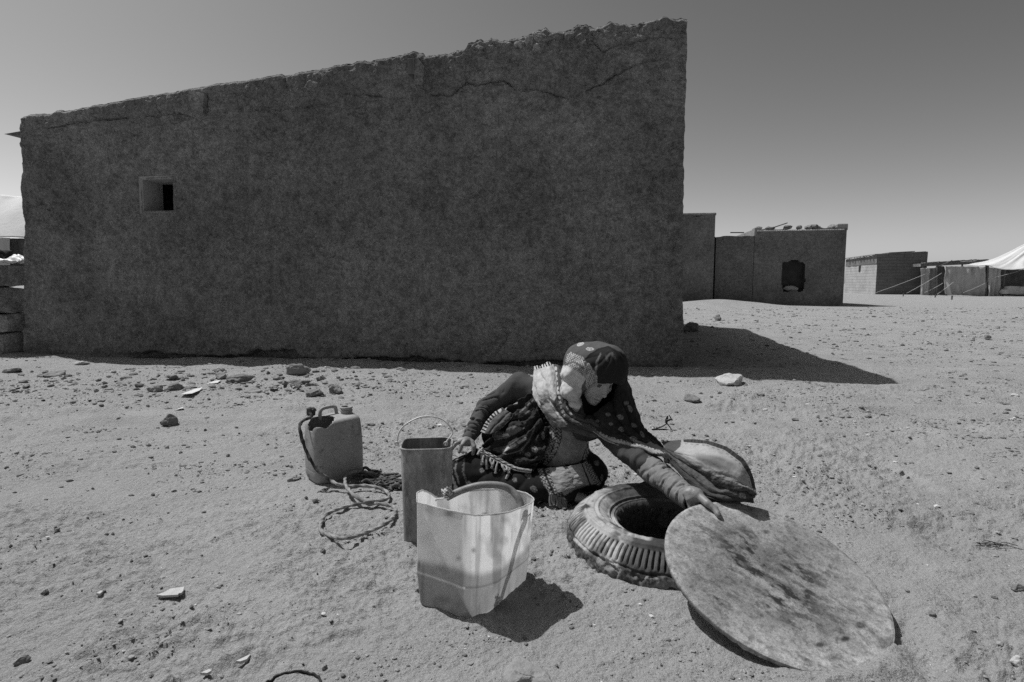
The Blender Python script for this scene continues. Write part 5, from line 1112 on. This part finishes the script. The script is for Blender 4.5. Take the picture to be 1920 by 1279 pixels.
# scarf loop on the shoulder
R_ = [[(1003, 690, 3.20), (999, 712, 3.11), (1002, 742, 3.03), (1016, 773, 2.96), (1038, 798, 2.905), (1076, 810, 2.86), (1112, 820, 2.83)],
      [(1016, 685, 3.17), (1018, 708, 3.04), (1024, 740, 2.95), (1038, 770, 2.90), (1060, 792, 2.86), (1092, 803, 2.83), (1124, 815, 2.81)],
      [(1035, 681, 3.14), (1040, 706, 3.01), (1046, 740, 2.92), (1058, 768, 2.87), (1076, 786, 2.84), (1104, 797, 2.82), (1132, 811, 2.80)],
      [(1052, 694, 3.10), (1056, 716, 3.0), (1062, 745, 2.93), (1074, 770, 2.88), (1090, 782, 2.85), (1114, 792, 2.83), (1138, 806, 2.80)],
      [(1064, 700, 3.12), (1070, 725, 3.05), (1078, 755, 2.98), (1090, 778, 2.92), (1104, 788, 2.88), (1124, 792, 2.85), (1146, 800, 2.82)]]
G, U, W, (x, y) = drape(R_, .020, 4.6, 2.0, fine=.012, warp=2.6)
tone = np.where(inpoly(x, y, [(990, 680), (1036, 676), (1044, 705), (1046, 735), (1040, 752), (1030, 745), (1024, 775), (1012, 770), (996, 735)]), .42, .07)*(1+.25*fbm2(x/7, y/7, 3, 3))
tone = np.where(inpoly(x, y, [(1012, 750), (1030, 745), (1040, 770), (1062, 800), (1040, 802), (1018, 780)]), .20*(1+.7*fbm2(x/5, y/5, 3, 4)), tone)
d, t = dline(x, y, [(1018, 735), (1035, 760), (1050, 782), (1062, 795)]); tone = np.where(d < 1.7, .42, tone)
d, t = dline(x, y, [(1042, 690), (1044, 720), (1050, 755), (1058, 780)]); tone = np.where((d < 2.4) & (np.sin(t*.7) > -.3), .40, tone); d, t = dline(x, y, [(1052, 700), (1056, 735), (1064, 765), (1075, 785)]); tone = np.where((d < 2) & (np.sin(t*.5) > 0), .34, tone)
d, t = dline(x, y, [(1002, 690), (1018, 686), (1035, 681)]); tone = np.where(d < 4, .20+.25*np.sign(np.sin(t*1.3)), tone)
fin('shoulder_scarf', G, tone.ravel(), label='pale bordered scarf loop over the right shoulder')
# dark spotted drape from the head across to the reaching arm
R_ = [[(1172, 684, 2.98), (1183, 735, 2.98), (1203, 795, 2.93), (1226, 822, 2.80), (1254, 851, 2.60), (1262, 862, 2.54)],
      [(1164, 700, 2.90), (1176, 752, 2.88), (1196, 802, 2.82), (1220, 828, 2.72), (1250, 853, 2.57), (1259, 864, 2.53)],
      [(1150, 745, 2.87), (1158, 780, 2.80), (1180, 808, 2.77), (1210, 832, 2.68), (1246, 853, 2.56), (1256, 866, 2.525)],
      [(1112, 776, 2.86), (1130, 796, 2.80), (1158, 816, 2.77), (1196, 837, 2.68), (1243, 852, 2.57), (1253, 868, 2.53)],
      [(1084, 782, 2.88), (1106, 803, 2.82), (1138, 827, 2.78), (1185, 842, 2.70), (1238, 850, 2.59), (1249, 868, 2.54)]]
G, U, W, (x, y) = drape(R_, .022, 4.0, 5.0, fine=.014, warp=2.2)
tone = np.full(x.shape, .024)*(1+.4*fbm2(x/6, y/6, 3, 5))
d, t = dline(x, y, [(1096, 792), (1118, 812), (1140, 827), (1185, 840), (1246, 849)]); wd = 3+6*ss(5, 70, t)*ss(165, 110, t)
tone = np.where(d < wd+1.0*vn2(t*.3, t*0, 3), .30*(1+.25*fbm2(x/4, y/4, 2, 6)), tone); tone = np.where((np.abs(d-wd*.9) < 1.2) & (np.sin(t*1.0) > .2), .05, tone)
tone = spots(x, y, tone, [(1181, 766, 3.5, 7, -.5), (1163, 782, 6, 4, .5), (1165, 805, 6.5, 4, .3), (1188, 823, 7.5, 4.5, .3), (1204, 815, 3, 6.5, -.6), (1188, 798, 6, 3.5, .5), (1092, 795, 4, 7, -.3), (1174, 756, 4, 3.5, 0), (1146, 795, 3.5, 2.5, 0), (1150, 822, 4, 2, .3), (1120, 790, 4, 3, .3), (1140, 778, 5, 3, .2)], .20)
fin('shawl', G, tone.ravel())
# twisted strip along the forearm and the wind-filled end of the shawl
R_ = [[(1238, 846, 2.60), (1258, 868, 2.51), (1285, 899, 2.415), (1318, 928, 2.31), (1350, 938, 2.265), (1392, 941, 2.25), (1414, 943, 2.26)],
      [(1244, 847, 2.59), (1266, 872, 2.50), (1295, 899, 2.40), (1326, 922, 2.31), (1356, 932, 2.26), (1390, 936, 2.245), (1412, 938, 2.25)],
      [(1246, 845, 2.60), (1272, 868, 2.50), (1304, 893, 2.40), (1334, 913, 2.32), (1364, 924, 2.26), (1392, 929, 2.235), (1414, 932, 2.24)],
      [(1246, 842, 2.62), (1280, 858, 2.50), (1316, 878, 2.38), (1346, 893, 2.30), (1376, 905, 2.25), (1398, 916, 2.235), (1416, 926, 2.24)],
      [(1246, 838, 2.66), (1286, 846, 2.52), (1326, 856, 2.36), (1358, 870, 2.29), (1386, 890, 2.25), (1404, 908, 2.26), (1417, 922, 2.25)],
      [(1243, 833, 2.70), (1284, 832, 2.62), (1326, 837, 2.46), (1364, 850, 2.37), (1394, 873, 2.31), (1409, 900, 2.31), (1417, 918, 2.27)],
      [(1240, 829, 2.76), (1284, 825, 2.73), (1325, 827, 2.67), (1362, 839, 2.60), (1394, 862, 2.50), (1410, 891, 2.40), (1416, 915, 2.31)]]
G, U, W, (x, y) = drape(R_, .022, 5.5, 3.0, 150, 200, fine=.012, warp=2.4)
G2, _, _, _ = drape(R_, .0, 8.0, 3.0, 150, 200, fine=.003); k_ = ss(.5, .62, U)[..., None]; G = G*(1-k_)+G2*k_; x, y = topx(G.reshape(-1, 3))
u_, w_ = U.ravel(), W.ravel()
tone = .24+0*x; tone = np.where(u_ > .56, .40, tone); tone *= 1+.2*fbm2(x/12, y/12, 3, 7); tone = np.where(u_ < .27, .07, tone); tone = np.where((u_ >= .27) & (u_ < .50), .10+.06*fbm2(x/5, y/5, 3, 8), tone)
tone *= 1-.5*ss(1.2, .6, np.hypot((x-1345)/42, (y-868-(x-1345)*.25)/13))
tone = np.where(inpoly(x, y, [(1235, 822), (1278, 822), (1276, 838), (1262, 850), (1245, 850)]), .09, tone)
d, t = dline(x, y, [(1285, 826), (1325, 829), (1360, 841), (1391, 864), (1408, 892), (1414, 915)]); tone = np.where(d < 4.0, .055+.03*vn2(t*.7, t*0, 3), tone); tone = np.where((d > 6) & (d < 7.5) & (np.sin(t*.6) > 0), .2, tone)
tone = spots(x, y, tone, [(1392, 930, 6.5, 5, .4), (1325, 876, 8, 3.5, .2)], .30)
fin('shawl_end', G, tone, M_thin, 'pale wind-filled end of the shawl beside the lid')
# side wrap: pleated dark cloth between arm and panel
R_ = [[(905, 812, 3.07), (940, 778, 3.12), (975, 752, 3.10), (1002, 735, 3.08)], [(905, 832, 3.03), (945, 798, 3.05), (980, 770, 3.04), (1005, 752, 3.02)],
      [(912, 850, 2.99), (950, 822, 2.97), (985, 795, 2.96), (1010, 770, 2.97)], [(930, 868, 2.94), (965, 846, 2.92), (995, 815, 2.92), (1016, 788, 2.94)],
      [(962, 882, 2.90), (990, 862, 2.89), (1010, 835, 2.89), (1026, 805, 2.92)], [(1000, 884, 2.875), (1012, 864, 2.87), (1024, 842, 2.88), (1034, 815, 2.91)]]
G, U, W, (x, y) = drape(R_, .045, 5.2, 1.0, 150, 150, sharp=1.8, fine=.026, warp=3.2)
tone = np.full(x.shape, .026); uu = U.ravel(); ww = W.ravel()
for poly, v in (([(922, 812), (945, 808), (962, 798), (985, 803), (950, 822), (926, 826)], .14), ([(925, 840), (952, 836), (975, 822), (990, 822), (968, 840), (935, 850)], .10)): tone = np.where(inpoly(x, y, poly), v*(1+.3*fbm2(x/4, y/4, 2, 5)), tone)
for pts, w_ in (([(933, 819), (952, 815)], 2.2), ([(945, 845), (966, 834)], 2.6), ([(972, 830), (985, 822)], 2.2)): d, t = dline(x, y, pts); tone = np.where(d < w_, .38, tone)
for pts, w_ in (([(1003, 800), (992, 825), (975, 850)], 1.2), ([(1005, 745), (985, 765), (960, 784), (940, 800)], 1.3), ([(1000, 765), (980, 780), (955, 788)], 1.2), ([(925, 843), (950, 852), (975, 845), (992, 828)], 1.1)): d, t = dline(x, y, pts); tone = np.where(d < w_, .13, tone)
tone = spots(x, y, tone, [(1003, 843, 5, 5.5, 0), (990, 853, 5, 5, 0), (1018, 817, 3, 7, 0), (945, 868, 4, 3, .3), (957, 872, 5, 3, .3)], .20)
fin('side_wrap', G, tone)
# grey flap with a lace edge
R_ = [[(904, 812, 3.02), (912, 793, 3.05), (926, 775, 3.08), (942, 766, 3.10)], [(915, 814, 2.98), (926, 797, 3.0), (940, 780, 3.03), (952, 772, 3.06)], [(930, 812, 2.97), (944, 800, 2.98), (955, 788, 3.0), (962, 780, 3.03)]]
G, U, W, (x, y) = drape(R_, .016, 3, 4.0, 50, 70); tone = np.full(x.shape, .085)*(1+.3*fbm2(x/6, y/6, 3, 3)); d, t = dline(x, y, [(905, 811), (913, 793), (926, 776), (936, 770)]); tone = np.where(d < 4.5, .22+.2*np.sign(np.sin(t*1.0)+.4*vn2(t*.6, t*0, 3)), tone)
fin('lace_flap', G, tone)
# fringe ribbon and tassels across the lap
R_ = [[(896, 840, 2.965), (920, 851, 2.93), (945, 864, 2.90), (970, 876, 2.875), (998, 880, 2.86)], [(897, 847, 2.95), (918, 858, 2.92), (942, 872, 2.89), (968, 883, 2.865), (996, 887, 2.85)]]
G, U, W, (x, y) = drape(R_, .012, 2, 2.0, 16, 120); tone = .26+.16*np.sign(np.sin(W.ravel()*60+U.ravel()*9)); tone = np.where(W.ravel() > .75, .26, tone); fin('fringe', G, tone)
mb = MB(); rs = np.random.RandomState(14)
for (px, py, dx, dy) in ((902, 850, 2, 22), (908, 853, -3, 14), (913, 856, 0, 24), (920, 860, 4, 12), (927, 863, -6, 16), (934, 866, -5, 22), (940, 870, 8, 14), (948, 874, 2, 8), (957, 878, -8, 20), (951, 877, 3, 10), (905, 846, -2, -6), (899, 845, -3, 8)):
    Y_ = 2.93-(px-900)*.0011; pts = [at(px+rs.uniform(-1, 1), py, Y_), at(px+dx*.4+rs.uniform(-2, 2), py+dy*.45, Y_-.018), at(px+dx, py+dy, Y_-.028)]
    mb.tube(catmull(pts, 12), np.linspace(.0035, .0065, 12)*(1+.5*rs.rand(12)), 6)
o = mesh_np('tassels', np.concatenate(mb.V), mb.F, M_cloth, person, tone=np.full(sum(len(v) for v in mb.V), .30))
# lower hem panel hanging over the shins
R_ = [[(1008, 880, 2.88), (1045, 877, 2.85), (1080, 872, 2.86), (1100, 866, 2.89)], [(1018, 903, 2.82), (1050, 900, 2.795), (1085, 893, 2.82), (1113, 887, 2.87)], [(1032, 930, 2.775), (1058, 921, 2.765), (1090, 910, 2.80), (1124, 908, 2.86)]]
G, U, W, (x, y) = drape(R_, .010, 2, 6.0, 80, 110, along=False); u_, w_ = U.ravel(), W.ravel()
tone = .26*(1+.15*fbm2(x/7, y/7, 3, 2)); lace = .5+.5*np.sign(np.sin(u_*55)*np.cos(w_*70)+.3*vn2(x/2, y/2, 6)); tone = np.where((w_ < .22) | (w_ > .86), .05+.26*lace, tone); tone = np.where((np.abs(w_-.13) < .02) | (np.abs(w_-.80) < .012), .03, tone)
o = fin('hem_panel', G, tone)
mb = MB(); rs = np.random.RandomState(15)
for k in range(9):
    px = 1032+k*3.2; py = 930+k*1.5+rs.uniform(-3, 3); mb.tube(catmull([at(px, py-4, 2.775), at(px+rs.uniform(-2, 4), py+8, 2.765), at(px+rs.uniform(0, 7), py+16, 2.757)], 9), .007, 6)
mesh_np('tassels', np.concatenate(mb.V), mb.F, M_cloth, person, tone=np.full(sum(len(v) for v in mb.V), .16))
